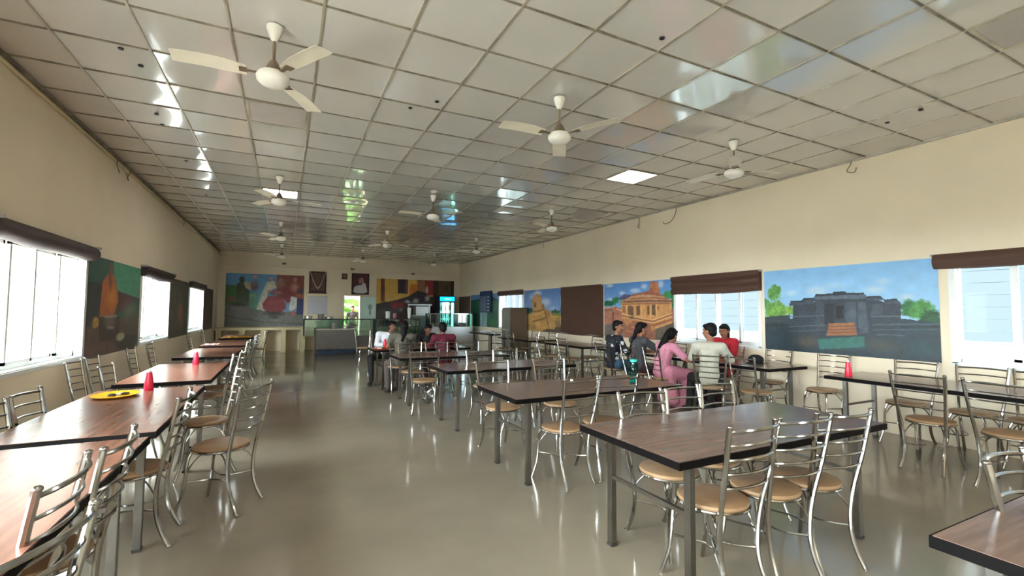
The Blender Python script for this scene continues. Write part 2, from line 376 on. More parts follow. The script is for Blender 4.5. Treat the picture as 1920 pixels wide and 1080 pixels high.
# ------------------------------------------------------------------ murals (paint on the wall, drawn into colour attributes)
MURALS = {
 'dark_temple': (('x', 6.8, 4.73, 2.57, 0.915, 2.135, 400, 224), [
  ('g',(135,188,236),(172,206,228)),
  ('b',(195,212,225),[0.365,0.726,0.076,0.065],0.7),
  ('b',(195,212,225),[0.201,0.708,0.05,0.043],0.6),
  ('b',(195,212,225),[0.483,0.781,0.085,0.05],0.35),
  ('b',(195,212,225),[0.743,0.799,0.048,0.041],0.5),
  ('b',(195,212,225),[0.701,0.712,0.065,0.05],0.7),
  ('b',(195,212,225),[0.855,0.63,0.044,0.04],0.7),
  ('l',(90,110,70),[(0.078,0.655),(0.085,0.495)],0.006),
  ('b',(95,150,75),[0.075,0.716,0.053,0.1],1),
  ('b',(80,140,85),[0.013,0.576,0.027,0.071],1),
  ('b',(110,160,70),[0.084,0.485,0.083,0.12],1),
  ('b',(120,160,70),[0.176,0.495,0.047,0.058],1),
  ('b',(50,110,60),[0.874,0.511,0.058,0.086],1),
  ('b',(75,140,65),[0.924,0.495,0.056,0.092],1),
  ('b',(40,85,50),[0.961,0.42,0.048,0.091],1),
  ('p',(44,58,66),[(-0.071,0.36),(0.202,0.398),(0.829,0.416),(1.01,0.376),(1.034,-0.048),(-0.077,-0.086)]),
  ('p',(52,64,68),[(-0.071,0.401),(0.186,0.441),(0.185,0.34),(-0.072,0.329)]),
  ('p',(50,58,68),[(0.21,0.572),(0.353,0.588),(0.354,0.643),(0.65,0.639),(0.747,0.585),(0.83,0.583),(0.824,0.241),(0.197,0.186)]),
  ('p',(40,46,56),[(0.472,0.71),(0.542,0.709),(0.552,0.673),(0.467,0.674)]),
  ('p',(82,96,112),[(0.362,0.673),(0.644,0.678),(0.671,0.623),(0.335,0.622)]),
  ('p',(44,50,60),[(0.363,0.687),(0.644,0.689),(0.644,0.668),(0.362,0.661)]),
  ('p',(64,76,90),[(0.273,0.624),(0.356,0.628),(0.348,0.577),(0.216,0.561)]),
  ('p',(42,48,58),[(0.281,0.643),(0.354,0.647),(0.356,0.625),(0.273,0.616)]),
  ('p',(60,72,86),[(0.177,0.577),(0.216,0.603),(0.281,0.609),(0.28,0.559),(0.188,0.553)]),
  ('p',(40,46,56),[(0.194,0.611),(0.281,0.616),(0.281,0.597),(0.188,0.592)]),
  ('p',(64,76,90),[(0.654,0.627),(0.74,0.63),(0.755,0.603),(0.658,0.6)]),
  ('p',(42,48,58),[(0.654,0.647),(0.732,0.65),(0.74,0.627),(0.654,0.624)]),
  ('p',(62,74,88),[(0.747,0.59),(0.817,0.598),(0.828,0.569),(0.748,0.561)]),
  ('p',(42,48,58),[(0.747,0.61),(0.81,0.614),(0.817,0.595),(0.747,0.587)]),
  ('p',(62,70,80),[(0.363,0.606),(0.413,0.608),(0.406,0.277),(0.354,0.266)]),
  ('p',(68,78,90),[(0.535,0.583),(0.597,0.59),(0.6,0.221),(0.547,0.217)]),
  ('p',(70,80,92),[(0.606,0.598),(0.653,0.58),(0.664,0.261),(0.613,0.24)]),
  ('b',(92,100,110),[0.578,0.461,0.031,0.069],0.7),
  ('b',(90,98,108),[0.631,0.546,0.024,0.048],0.6),
  ('p',(58,66,76),[(0.248,0.543),(0.29,0.548),(0.289,0.439),(0.246,0.434)]),
  ('p',(66,76,86),[(0.682,0.562),(0.739,0.568),(0.737,0.454),(0.68,0.448)]),
  ('p',(24,27,33),[(0.484,0.549),(0.527,0.551),(0.525,0.407),(0.481,0.403)]),
  ('p',(36,40,48),[(0.417,0.568),(0.475,0.574),(0.471,0.352),(0.414,0.341)]),
  ('l',(84,98,108),[(0.18,0.417),(0.41,0.437)],0.006),
  ('l',(84,98,108),[(0.179,0.297),(0.418,0.328)],0.005),
  ('l',(78,92,100),[(0.178,0.239),(0.417,0.271)],0.005),
  ('l',(90,104,112),[(0.68,0.432),(0.822,0.438)],0.006),
  ('l',(84,98,108),[(0.686,0.345),(0.997,0.367)],0.006),
  ('l',(78,92,100),[(0.686,0.292),(0.996,0.316)],0.005),
  ('l',(84,98,108),[(0.701,0.244),(0.84,0.246)],0.005),
  ('l',(70,84,90),[(-0.008,0.356),(0.146,0.368)],0.006),
  ('l',(30,40,46),[(-0.009,0.301),(0.168,0.316)],0.008),
  ('l',(30,40,46),[(0.827,0.328),(0.996,0.338)],0.008),
  ('p',(152,98,62),[(0.438,0.347),(0.587,0.366),(0.602,0.228),(0.424,0.21)]),
  ('l',(105,70,55),[(0.434,0.311),(0.59,0.329)],0.006),
  ('l',(105,70,55),[(0.429,0.275),(0.593,0.293)],0.006),
  ('l',(105,70,55),[(0.427,0.242),(0.597,0.262)],0.006),
  ('b',(92,80,68),[0.305,0.121,0.114,0.093],0.7),
  ('b',(82,80,72),[0.715,0.133,0.121,0.099],0.6),
  ('b',(40,62,74),[0.096,0.118,0.117,0.079],0.5),
  ('p',(52,104,98),[(0.367,0.161),(0.639,0.221),(0.639,0.104),(0.377,0.045)]),
  ('b',(60,110,100),[0.509,0.126,0.147,0.079],0.6),
  ('b',(40,78,78),[0.91,0.126,0.085,0.092],0.5),
  ('b',(46,76,66),[0.914,0.31,0.063,0.046],0.4),
 ]),
 'brown_temple': (('x', 6.8, 8.79, 6.62, 0.92, 2.135, 280, 158), [
  ('g',(92,146,214),(165,200,228)),
  ('b',(215,225,235),[0.494,0.846,0.094,0.052],0.8),
  ('b',(215,225,235),[0.622,0.91,0.053,0.056],0.8),
  ('b',(215,220,228),[0.096,0.967,0.076,0.035],0.9),
  ('b',(215,225,235),[0.844,0.929,0.045,0.075],0.8),
  ('b',(215,225,235),[0.294,0.813,0.061,0.042],0.8),
  ('b',(205,222,235),[0.1,0.701,0.076,0.043],0.8),
  ('p',(92,88,122),[(0.206,0.703),(0.339,0.792),(0.437,0.764),(0.446,0.665)]),
  ('b',(32,105,70),[0.078,0.628,0.104,0.056],1),
  ('b',(55,125,80),[0.191,0.685,0.058,0.061],1),
  ('b',(120,150,130),[0.288,0.646,0.061,0.059],0.8),
  ('b',(70,150,92),[0.938,0.748,0.074,0.073],1),
  ('b',(50,120,70),[0.999,0.647,0.03,0.155],1),
  ('p',(158,112,92),[(-0.057,0.542),(1.043,0.533),(1.038,0.025),(-0.059,-0.088)]),
  ('p',(192,122,86),[(0.717,0.99),(0.8,0.976),(0.838,0.769),(0.682,0.817)]),
  ('l',(150,90,66),[(0.753,0.981),(0.76,0.817)],0.01),
  ('b',(110,75,60),[0.725,0.855,0.014,0.026],0.9),
  ('p',(168,98,78),[(0.54,0.792),(0.709,0.837),(0.773,0.803),(0.871,0.741),(0.866,0.72),(0.408,0.73),(0.446,0.78)]),
  ('p',(204,154,116),[(0.288,0.664),(0.437,0.752),(0.595,0.772),(0.859,0.731),(0.982,0.658),(0.976,0.629),(0.734,0.645),(0.308,0.634)]),
  ('l',(120,75,60),[(0.309,0.648),(0.734,0.658),(0.976,0.641)],0.016),
  ('l',(150,95,75),[(0.427,0.7),(0.734,0.71),(0.93,0.68)],0.012),
  ('b',(190,170,120),[0.691,0.734,0.043,0.039],0.6),
  ('p',(204,148,94),[(0.293,0.632),(0.734,0.638),(0.978,0.627),(0.968,0.451),(0.723,0.361),(0.482,0.389),(0.287,0.433)]),
  ('l',(150,100,72),[(0.298,0.61),(0.742,0.612),(0.976,0.606)],0.01),
  ('p',(125,92,68),[(0.385,0.556),(0.426,0.584),(0.466,0.549),(0.465,0.377),(0.384,0.375)]),
  ('p',(122,90,66),[(0.509,0.572),(0.562,0.575),(0.561,0.404),(0.508,0.41)]),
  ('p',(118,86,62),[(0.662,0.569),(0.692,0.573),(0.689,0.417),(0.663,0.421)]),
  ('p',(112,84,60),[(0.726,0.59),(0.774,0.594),(0.772,0.41),(0.725,0.418)]),
  ('p',(150,108,74),[(0.306,0.569),(0.35,0.574),(0.349,0.454),(0.305,0.459)]),
  ('p',(150,108,74),[(0.796,0.567),(0.816,0.569),(0.816,0.503),(0.795,0.501)]),
  ('l',(226,178,122),[(0.366,0.586),(0.365,0.387)],0.012),
  ('l',(226,178,122),[(0.488,0.583),(0.491,0.389)],0.012),
  ('l',(226,178,122),[(0.584,0.587),(0.583,0.38)],0.012),
  ('l',(226,178,122),[(0.629,0.587),(0.632,0.381)],0.008),
  ('l',(226,178,122),[(0.709,0.591),(0.708,0.383)],0.01),
  ('l',(226,178,122),[(0.785,0.594),(0.786,0.395)],0.012),
  ('l',(226,178,122),[(0.968,0.617),(0.967,0.472)],0.008),
  ('p',(192,134,88),[(0.285,0.432),(0.482,0.387),(0.733,0.356),(0.971,0.472),(0.979,0.286),(0.789,0.186),(0.643,0.05),(0.461,0.114),(0.287,0.326)]),
  ('l',(226,178,122),[(0.287,0.427),(0.482,0.378),(0.74,0.332),(0.974,0.451)],0.016),
  ('l',(226,178,122),[(0.287,0.373),(0.481,0.332),(0.748,0.286),(0.978,0.399)],0.012),
  ('l',(140,88,66),[(0.287,0.397),(0.482,0.353),(0.739,0.308),(0.978,0.425)],0.012),
  ('l',(150,92,70),[(0.462,0.286),(0.747,0.243),(0.977,0.348)],0.014),
  ('l',(222,165,112),[(0.764,0.201),(0.977,0.296)],0.014),
  ('b',(95,75,72),[0.434,0.365,0.048,0.035],0.8),
  ('p',(178,118,98),[(-0.057,0.536),(0.164,0.559),(0.206,0.564),(0.293,0.492),(0.278,0.32),(-0.058,0.189)]),
  ('p',(120,78,68),[(0.137,0.467),(0.161,0.467),(0.16,0.285),(0.136,0.272)]),
  ('l',(215,165,140),[(-0.0,0.542),(0.164,0.559)],0.01),
  ('l',(120,85,75),[(-0.0,0.492),(0.131,0.504)],0.014),
  ('l',(220,165,130),[(0.293,0.492),(0.205,0.522)],0.014),
  ('p',(162,104,86),[(0.462,0.308),(0.679,0.283),(0.762,-0.004),(0.325,-0.049),(0.365,0.188)]),
  ('l',(215,155,110),[(0.443,0.204),(0.518,0.163)],0.012),
  ('l',(205,145,105),[(0.355,0.129),(0.535,0.086)],0.012),
  ('p',(112,104,98),[(-0.058,0.189),(0.152,0.249),(0.344,-0.047),(-0.059,-0.088)]),
  ('p',(112,100,88),[(0.77,0.18),(1.026,0.319),(1.031,0.024),(0.769,-0.003)]),
 ]),
 'seated_bull': (('x', 6.8, 12.85, 10.71, 0.9, 2.14, 200, 116), [
  ('g',(92,128,192),(160,190,222)),
  ('b',(220,225,235),[0.396,0.916,0.142,0.081],0.9),
  ('b',(205,215,232),[0.611,0.694,0.163,0.117],0.8),
  ('b',(205,215,232),[0.234,0.842,0.099,0.096],0.6),
  ('b',(190,210,230),[0.813,0.537,0.126,0.076],0.5),
  ('b',(50,82,72),[0.102,0.485,0.205,0.084],1),
  ('b',(50,90,60),[0.868,0.468,0.124,0.035],1),
  ('b',(40,80,60),[0.868,0.505,0.028,0.038],0.8),
  ('p',(190,150,84),[(-0.145,0.42),(1.081,0.433),(1.081,-0.045),(-0.141,-0.148)]),
  ('p',(125,132,55),[(0.742,0.433),(1.081,0.436),(1.081,0.378),(0.742,0.382)]),
  ('b',(128,100,70),[0.923,0.177,0.176,0.161],0.8),
  ('b',(140,112,66),[0.087,0.108,0.171,0.139],0.6),
  ('p',(92,76,62),[(0.492,0.063),(1.081,0.148),(1.081,-0.045),(0.492,-0.095)]),
  ('p',(192,146,88),[(0.233,0.417),(0.277,0.513),(0.239,0.609),(0.215,0.733),(0.276,0.834),(0.364,0.897),(0.435,0.9),(0.497,0.83),(0.52,0.671),(0.589,0.604),(0.611,0.525),(0.728,0.499),(0.806,0.373),(0.889,0.138),(0.841,0.066),(0.671,0.074),(0.523,0.013),(0.205,0.039),(0.179,0.223)]),
  ('b',(200,150,98),[0.38,0.782,0.087,0.101],0.7),
  ('b',(76,58,50),[0.32,0.628,0.052,0.075],0.8),
  ('b',(160,115,72),[0.252,0.718,0.036,0.082],0.7),
  ('b',(130,95,62),[0.551,0.604,0.042,0.072],0.8),
  ('b',(150,108,72),[0.67,0.422,0.087,0.09],0.6),
  ('l',(130,92,55),[(0.277,0.472),(0.444,0.486),(0.589,0.538)],0.016),
  ('l',(120,84,52),[(0.27,0.226),(0.46,0.273),(0.612,0.317)],0.02),
  ('l',(110,78,50),[(0.611,0.473),(0.671,0.241),(0.7,0.115)],0.02),
  ('l',(215,172,108),[(0.269,0.39),(0.429,0.419),(0.566,0.473)],0.02),
  ('b',(212,166,100),[0.476,0.128,0.169,0.093],0.8),
  ('b',(205,160,98),[0.771,0.157,0.099,0.076],0.8),
  ('b',(225,185,120),[0.398,0.178,0.063,0.08],0.6),
  ('b',(128,95,62),[0.287,0.091,0.081,0.068],0.6),
 ]),
 'waterfall': (('x', 6.8, 17.5, 14.8, 0.9, 2.13, 180, 84), [
  ('g',(92,128,172),(120,150,175)),
  ('p',(38,84,62),[(-0.166,0.812),(0.371,0.87),(0.785,0.916),(0.931,0.826),(1.071,0.819),(1.112,-0.062),(-0.152,-0.17)]),
  ('p',(22,44,52),[(0.067,0.839),(0.371,0.867),(0.709,0.937),(0.803,0.915),(0.931,0.833),(1.037,0.813),(1.037,0.792),(0.786,0.8),(0.392,0.834)]),
  ('b',(52,108,52),[0.879,0.633,0.127,0.196],0.8),
  ('b',(60,120,62),[0.829,0.143,0.165,0.131],0.8),
  ('b',(34,66,60),[0.163,0.323,0.176,0.269],0.7),
  ('b',(28,62,50),[0.676,0.469,0.115,0.101],0.7),
  ('b',(48,100,78),[0.092,0.648,0.135,0.145],0.6),
  ('p',(138,165,170),[(0.366,0.45),(0.622,0.452),(0.626,-0.002),(0.371,-0.021)]),
  ('l',(60,85,90),[(0.479,0.434),(0.512,0.194)],0.014),
  ('l',(60,85,90),[(0.579,0.435),(0.541,0.264)],0.012),
  ('l',(190,205,208),[(0.428,0.433),(0.423,0.0)],0.02),
  ('l',(170,190,195),[(0.541,0.264),(0.564,0.01)],0.02),
 ]),
 'potter': (('l', -2.1, 7.1, 9.3, 0.88, 2.13, 200, 114), [
  ('g',(58,92,86),(58,92,86)),
  ('p',(88,158,128),[(0.399,1.057),(1.126,1.11),(1.062,0.608),(0.498,0.682),(0.408,0.809)]),
  ('b',(105,170,140),[0.875,0.886,0.227,0.077],0.4),
  ('p',(52,52,60),[(-0.109,0.734),(0.215,0.744),(0.252,0.396),(-0.017,0.266),(-0.099,0.272)]),
  ('b',(120,118,110),[-0.004,0.833,0.043,0.088],0.5),
  ('p',(98,60,66),[(0.504,0.682),(0.926,0.623),(0.697,0.484),(0.509,0.436)]),
  ('p',(98,78,70),[(-0.099,0.272),(0.254,0.375),(0.729,0.385),(1.079,0.431),(1.132,-0.119),(-0.076,-0.032)]),
  ('b',(118,126,114),[0.782,0.447,0.202,0.163],0.9),
  ('b',(86,92,84),[0.831,0.306,0.195,0.153],0.7),
  ('p',(60,62,58),[(0.438,0.12),(0.747,0.186),(1.108,0.13),(1.127,-0.063),(0.631,0.004)]),
  ('p',(178,100,56),[(0.348,0.903),(0.463,0.781),(0.521,0.576),(0.456,0.412),(0.198,0.397),(0.222,0.757)]),
  ('p',(120,66,62),[(0.318,0.877),(0.361,0.905),(0.401,0.662),(0.338,0.636)]),
  ('b',(212,136,54),[0.397,0.606,0.113,0.134],0.9),
  ('b',(142,84,78),[0.359,0.927,0.044,0.072],0.9),
  ('b',(44,40,44),[0.354,1.01,0.048,0.024],1),
  ('b',(186,145,74),[0.145,0.345,0.051,0.062],1),
  ('p',(70,52,48),[(0.195,0.376),(0.554,0.389),(0.577,0.129),(0.214,0.145)]),
  ('b',(124,108,102),[0.391,0.337,0.135,0.101],0.9),
  ('l',(160,155,150),[(0.287,0.395),(0.502,0.402)],0.014),
  ('l',(165,160,155),[(0.341,0.284),(0.454,0.272)],0.014),
  ('b',(170,170,142),[0.606,0.162,0.094,0.048],1),
 ]),
 'market': (('l', -2.1, 11.5, 13.48, 0.88, 2.13, 120, 76), [
  ('g',(76,78,68),(70,62,56)),
  ('b',(92,96,84),[0.182,0.685,0.307,0.347],0.6),
  ('b',(60,58,52),[0.808,0.71,0.191,0.386],0.6),
  ('p',(60,50,46),[(-0.128,0.096),(1.009,0.215),(1.055,-0.11),(-0.107,-0.07)]),
  ('b',(170,98,72),[0.542,0.438,0.197,0.223],0.9),
  ('b',(130,92,76),[0.473,0.733,0.091,0.11],0.8),
  ('b',(150,88,66),[0.629,0.23,0.095,0.114],0.8),
  ('b',(110,100,80),[0.07,0.389,0.117,0.103],0.5),
 ]),
 'forest': (('l', -2.1, 15.85, 17.75, 0.88, 2.13, 100, 66), [
  ('g',(72,58,50),(80,66,56)),
  ('b',(98,76,62),[0.379,0.504,0.219,0.299],0.6),
  ('b',(54,44,40),[0.862,0.4,0.172,0.396],0.6),
 ]),
 'drum_makers': (('y', 18.9, -1.87, 0.64, 0.88, 2.78, 260, 190), [
  ('g',(88,142,192),(130,165,190)),
  ('p',(72,112,58),[(-0.052,0.781),(0.133,0.777),(0.283,0.55),(0.288,0.318),(-0.041,0.315)]),
  ('b',(150,84,70),[0.072,0.511,0.052,0.069],0.8),
  ('p',(112,112,106),[(-0.042,0.383),(0.292,0.481),(0.49,0.297),(1.061,0.277),(1.068,-0.101),(-0.031,-0.081)]),
  ('l',(82,82,78),[(0.006,0.202),(0.495,0.085),(1.015,0.046)],0.01),
  ('p',(178,160,130),[(0.222,0.839),(0.299,0.842),(0.31,0.691),(0.232,0.735)]),
  ('p',(124,62,50),[(0.632,1.049),(1.045,1.073),(1.057,0.448),(0.643,0.56)]),
  ('p',(62,78,50),[(0.191,0.861),(0.24,0.747),(0.303,0.667),(0.285,0.457),(0.133,0.455),(0.133,0.8)]),
  ('b',(48,54,44),[0.198,0.896,0.03,0.064],1),
  ('b',(34,34,32),[0.179,0.421,0.128,0.046],0.9),
  ('b',(96,60,50),[0.354,0.763,0.054,0.105],0.9),
  ('b',(206,150,150),[0.354,0.945,0.031,0.035],1),
  ('b',(150,120,100),[0.35,0.809,0.023,0.059],0.7),
  ('p',(88,150,118),[(0.288,0.644),(0.396,0.647),(0.411,0.319),(0.295,0.342)]),
  ('b',(150,170,150),[0.328,0.587,0.046,0.047],0.5),
  ('p',(200,198,184),[(0.509,0.852),(0.596,0.88),(0.639,0.75),(0.529,0.651),(0.487,0.414),(0.49,0.297),(0.388,0.331),(0.451,0.649)]),
  ('b',(170,140,140),[0.563,0.914,0.032,0.042],1),
  ('b',(150,104,80),[0.685,0.836,0.073,0.12],0.9),
  ('b',(150,110,100),[0.684,0.884,0.024,0.042],1),
  ('p',(128,48,56),[(0.719,0.765),(0.851,0.71),(0.887,0.59),(0.791,0.443),(0.691,0.585)]),
  ('b',(188,128,104),[0.875,0.759,0.066,0.109],0.9),
  ('b',(168,120,110),[0.88,0.911,0.027,0.046],1),
  ('b',(150,60,66),[0.625,0.654,0.104,0.071],0.8),
  ('b',(200,160,150),[0.665,0.656,0.064,0.03],0.5),
  ('p',(140,48,54),[(0.531,0.58),(0.691,0.585),(0.767,0.443),(0.761,0.347),(0.698,0.263),(0.538,0.262),(0.473,0.344),(0.459,0.437)]),
  ('b',(165,78,80),[0.612,0.487,0.128,0.071],0.6),
  ('b',(40,32,34),[0.61,0.25,0.144,0.059],0.8),
  ('b',(60,56,56),[0.611,0.179,0.072,0.036],0.9),
  ('p',(205,205,198),[(0.829,0.588),(0.912,0.566),(0.908,0.373),(0.843,0.299),(0.802,0.323)]),
  ('b',(190,104,100),[0.861,0.251,0.037,0.072],0.9),
  ('p',(50,56,104),[(0.909,0.542),(1.009,0.544),(1.015,0.24),(0.907,0.228)]),
  ('b',(64,54,92),[0.951,0.689,0.054,0.067],0.9),
  ('b',(190,110,80),[0.953,0.604,0.075,0.049],0.7),
 ]),
 'village_scene': (('y', 18.9, 3.29, 6.55, 0.88, 2.78, 300, 176), [
  ('g',(222,172,78),(205,160,80)),
  ('b',(235,200,100),[0.452,0.967,0.071,0.081],0.6),
  ('p',(116,62,36),[(0.049,1.061),(0.097,1.064),(0.103,0.525),(0.053,0.523)]),
  ('b',(90,60,40),[0.091,0.505,0.045,0.018],0.9),
  ('p',(54,36,42),[(0.257,1.075),(0.384,1.084),(0.384,0.691),(0.261,0.689)]),
  ('p',(110,66,70),[(0.345,1.027),(0.38,1.03),(0.384,0.707),(0.352,0.706)]),
  ('p',(206,118,44),[(0.421,0.897),(0.509,0.902),(0.512,0.604),(0.401,0.587)]),
  ('p',(150,104,80),[(0.507,1.092),(0.612,1.1),(0.615,0.744),(0.51,0.739)]),
  ('p',(150,52,48),[(0.603,1.099),(0.718,1.107),(0.714,0.665),(0.616,0.662)]),
  ('b',(205,180,170),[0.635,0.786,0.018,0.082],1),
  ('p',(60,42,40),[(0.718,1.107),(0.793,1.112),(0.797,0.613),(0.714,0.61)]),
  ('p',(92,74,48),[(0.785,1.112),(0.954,1.123),(0.958,0.646),(0.789,0.64)]),
  ('p',(44,34,34),[(0.954,1.123),(1.049,1.13),(1.056,0.086),(0.962,0.087)]),
  ('b',(70,46,36),[0.896,0.839,0.034,0.084],0.8),
  ('p',(58,48,46),[(-0.024,0.456),(0.2,0.527),(0.385,0.626),(0.51,0.766),(0.615,0.73),(0.673,0.636),(1.052,0.649),(1.058,-0.124),(-0.017,-0.1)]),
  ('b',(64,44,62),[0.56,0.605,0.064,0.122],0.9),
  ('b',(190,195,195),[0.641,0.594,0.041,0.082],0.9),
  ('b',(190,190,188),[0.386,0.506,0.047,0.067],0.9),
  ('b',(200,200,196),[0.488,0.535,0.048,0.068],0.9),
  ('b',(40,36,38),[0.432,0.561,0.032,0.047],0.9),
  ('b',(158,46,56),[0.232,0.436,0.077,0.093],0.9),
  ('b',(170,60,50),[0.332,0.451,0.054,0.08],0.8),
  ('b',(96,104,100),[0.098,0.223,0.112,0.144],0.7),
  ('b',(60,50,50),[0.098,0.197,0.075,0.105],0.9),
  ('b',(150,150,145),[0.302,0.344,0.031,0.053],0.8),
  ('b',(120,60,70),[0.741,0.418,0.05,0.165],0.6),
 ]),
}

def paint(geo, ops, seed):
    W, H = geo[-2], geo[-1]; g = np.random.default_rng(seed)
    U, V = np.meshgrid((np.arange(W+1))/W, (np.arange(H+1))/H)
    asp = abs(geo[3]-geo[2])/abs(geo[5]-geo[4])
    def noise(sc):
        n = np.zeros(U.shape)
        for o, am in ((1, 1), (2.1, .5), (4.3, .25)):
            gx, gy = int(sc*asp*o)+3, int(sc*o)+3; G = g.random((gy+1, gx+1))
            x = U*(gx-1); y = V*(gy-1); x = np.clip(x, 0, gx-1.001); y = np.clip(y, 0, gy-1.001)
            i = x.astype(int); j = y.astype(int); fx = x-i; fy = y-j; fx = fx*fx*(3-2*fx); fy = fy*fy*(3-2*fy)
            n += am*((G[j, i]*(1-fx)+G[j, i+1]*fx)*(1-fy)+(G[j+1, i]*(1-fx)+G[j+1, i+1]*fx)*fy)
        return n/1.75
    n1, n2, n3 = noise(9), noise(26), noise(60)
    du, dv = (n2-.5)*0.008, (n2[::-1]-.5)*0.012
    U2, V2 = U+du, V+dv
    C = np.zeros(U.shape+(3,))
    for o in ops:
        if o[0] == 'g':
            C[:] = np.array(o[1])*V[..., None]+np.array(o[2])*(1-V[..., None]); continue
        col = np.array(o[1], float)
        if o[0] == 'p':
            P = o[2]; ins = np.zeros(U.shape, bool)
            for (x1, y1), (x2, y2) in zip(P, P[1:]+P[:1]):
                if y1 == y2: continue
                c = ((y1 > V2) != (y2 > V2)) & (U2 < (x2-x1)*(V2-y1)/(y2-y1)+x1); ins ^= c
            al = ins.astype(float); shade = 1+(n2-.5)*.28+(n3-.5)*.16
        elif o[0] == 'b':
            cx, cy, rx, ry = o[2]; d = np.sqrt(((U-cx)/rx)**2+((V-cy)/ry)**2)+(n2-.5)*0.7
            soft = o[3] < .95; d = d-(n2-.5)*(.35 if soft else 0); al = np.clip((1.15-d)/(0.85 if soft else 0.35), 0, 1)*o[3]; shade = 1+(n2-.5)*(.12 if soft else .45)+(n3-.5)*(.1 if soft else .35)
        else:
            al = np.zeros(U.shape); th = o[3]
            for (x1, y1), (x2, y2) in zip(o[2], o[2][1:]):
                dx, dy = (x2-x1)*asp, y2-y1; t = np.clip((((U2-x1)*asp)*dx+(V2-y1)*dy)/(dx*dx+dy*dy+1e-9), 0, 1)
                d = np.sqrt(((U2-x1)*asp-t*dx)**2+((V2-y1)-t*dy)**2); al = np.maximum(al, np.clip(1.5-d/th, 0, 1))
            al *= .85; shade = 1+(n3-.5)*.2
        C = C*(1-al[..., None])+col*shade[..., None]*al[..., None]
    C *= (1+(n1-.5)*0.10)[..., None]
    C = np.clip(C, 0, 255)/255
    return np.where(C <= 0.04045, C/12.92, ((C+0.055)/1.055)**2.4)
def mural(key, label):
    geo, ops = MURALS[key]; C = paint(geo, ops, len(key)*7+1)
    ax, X, a, b, z0, z1, W, H = geo
    if ax == 'l': X = XL; ax = 'x'
    i, j = np.meshgrid(np.arange(W+1), np.arange(H+1)); h = a+(b-a)*i/W; z = z0+(z1-z0)*j/H
    th = 0.004; N = (W+1)*(H+1); sg = 1 if X == XL else -1
    if ax == 'x': P = np.stack([np.full(h.shape, X+sg*th), h, z], -1)
    else: P = np.stack([h, np.full(h.shape, X-th), z], -1)
    P = P.reshape(-1, 3)
    idx = (j*(W+1)+i)[:H, :W].ravel(); F = np.stack([idx, idx+1, idx+W+2, idx+W+1], 1)
    back = P[[0, W, N-1, N-1-W]].copy()
    back[:, 0 if ax == 'x' else 1] = X
    me = bpy.data.meshes.new('wall_mural')
    P2 = np.concatenate([P, back]); faces = F.tolist()
    faces += [[N, N+1, N+2, N+3]]
    me.from_pydata(P2.tolist(), [], faces)
    ca = me.color_attributes.new('paint', 'FLOAT_COLOR', 'POINT')
    cc = np.ones((N+4, 4), np.float32); cc[:N, :3] = C.reshape(-1, 3)
    ca.data.foreach_set('color', cc.ravel())
    me.materials.append(m_paint); me.update()
    o = bpy.data.objects.new('wall_mural', me); COL.objects.link(o)
    return tag(o, label, 'mural')
m_paint = bpy.data.materials.new('mural_paint'); m_paint.use_nodes = True
_n = m_paint.node_tree; _a = _n.nodes.new('ShaderNodeVertexColor'); _a.layer_name = 'paint'
_b = _n.nodes['Principled BSDF']; _n.links.new(_a.outputs['Color'], _b.inputs['Base Color']); _b.inputs['Roughness'].default_value = 0.45
mural('dark_temple', 'mural of a low dark stone temple with orange steps under blue sky')
mural('brown_temple', 'mural of a sandy brown pillared temple with a tower, behind the seated group')
mural('seated_bull', 'mural of a yellow-brown seated stone figure before a blue sky')
mural('waterfall', 'mural of green hills with a pale waterfall, partly behind the navy board')
mural('potter', 'mural of a figure in orange with a pot, between the two nearest left windows')
mural('market', 'dark mural with a small orange figure between the second and third left windows')
mural('forest', 'plain dark brown mural at the far end of the left wall')
mural('drum_makers', 'mural of people around a big red drum on the back wall')
mural('village_scene', 'yellow and red village mural on the back wall behind the drinks fridge')
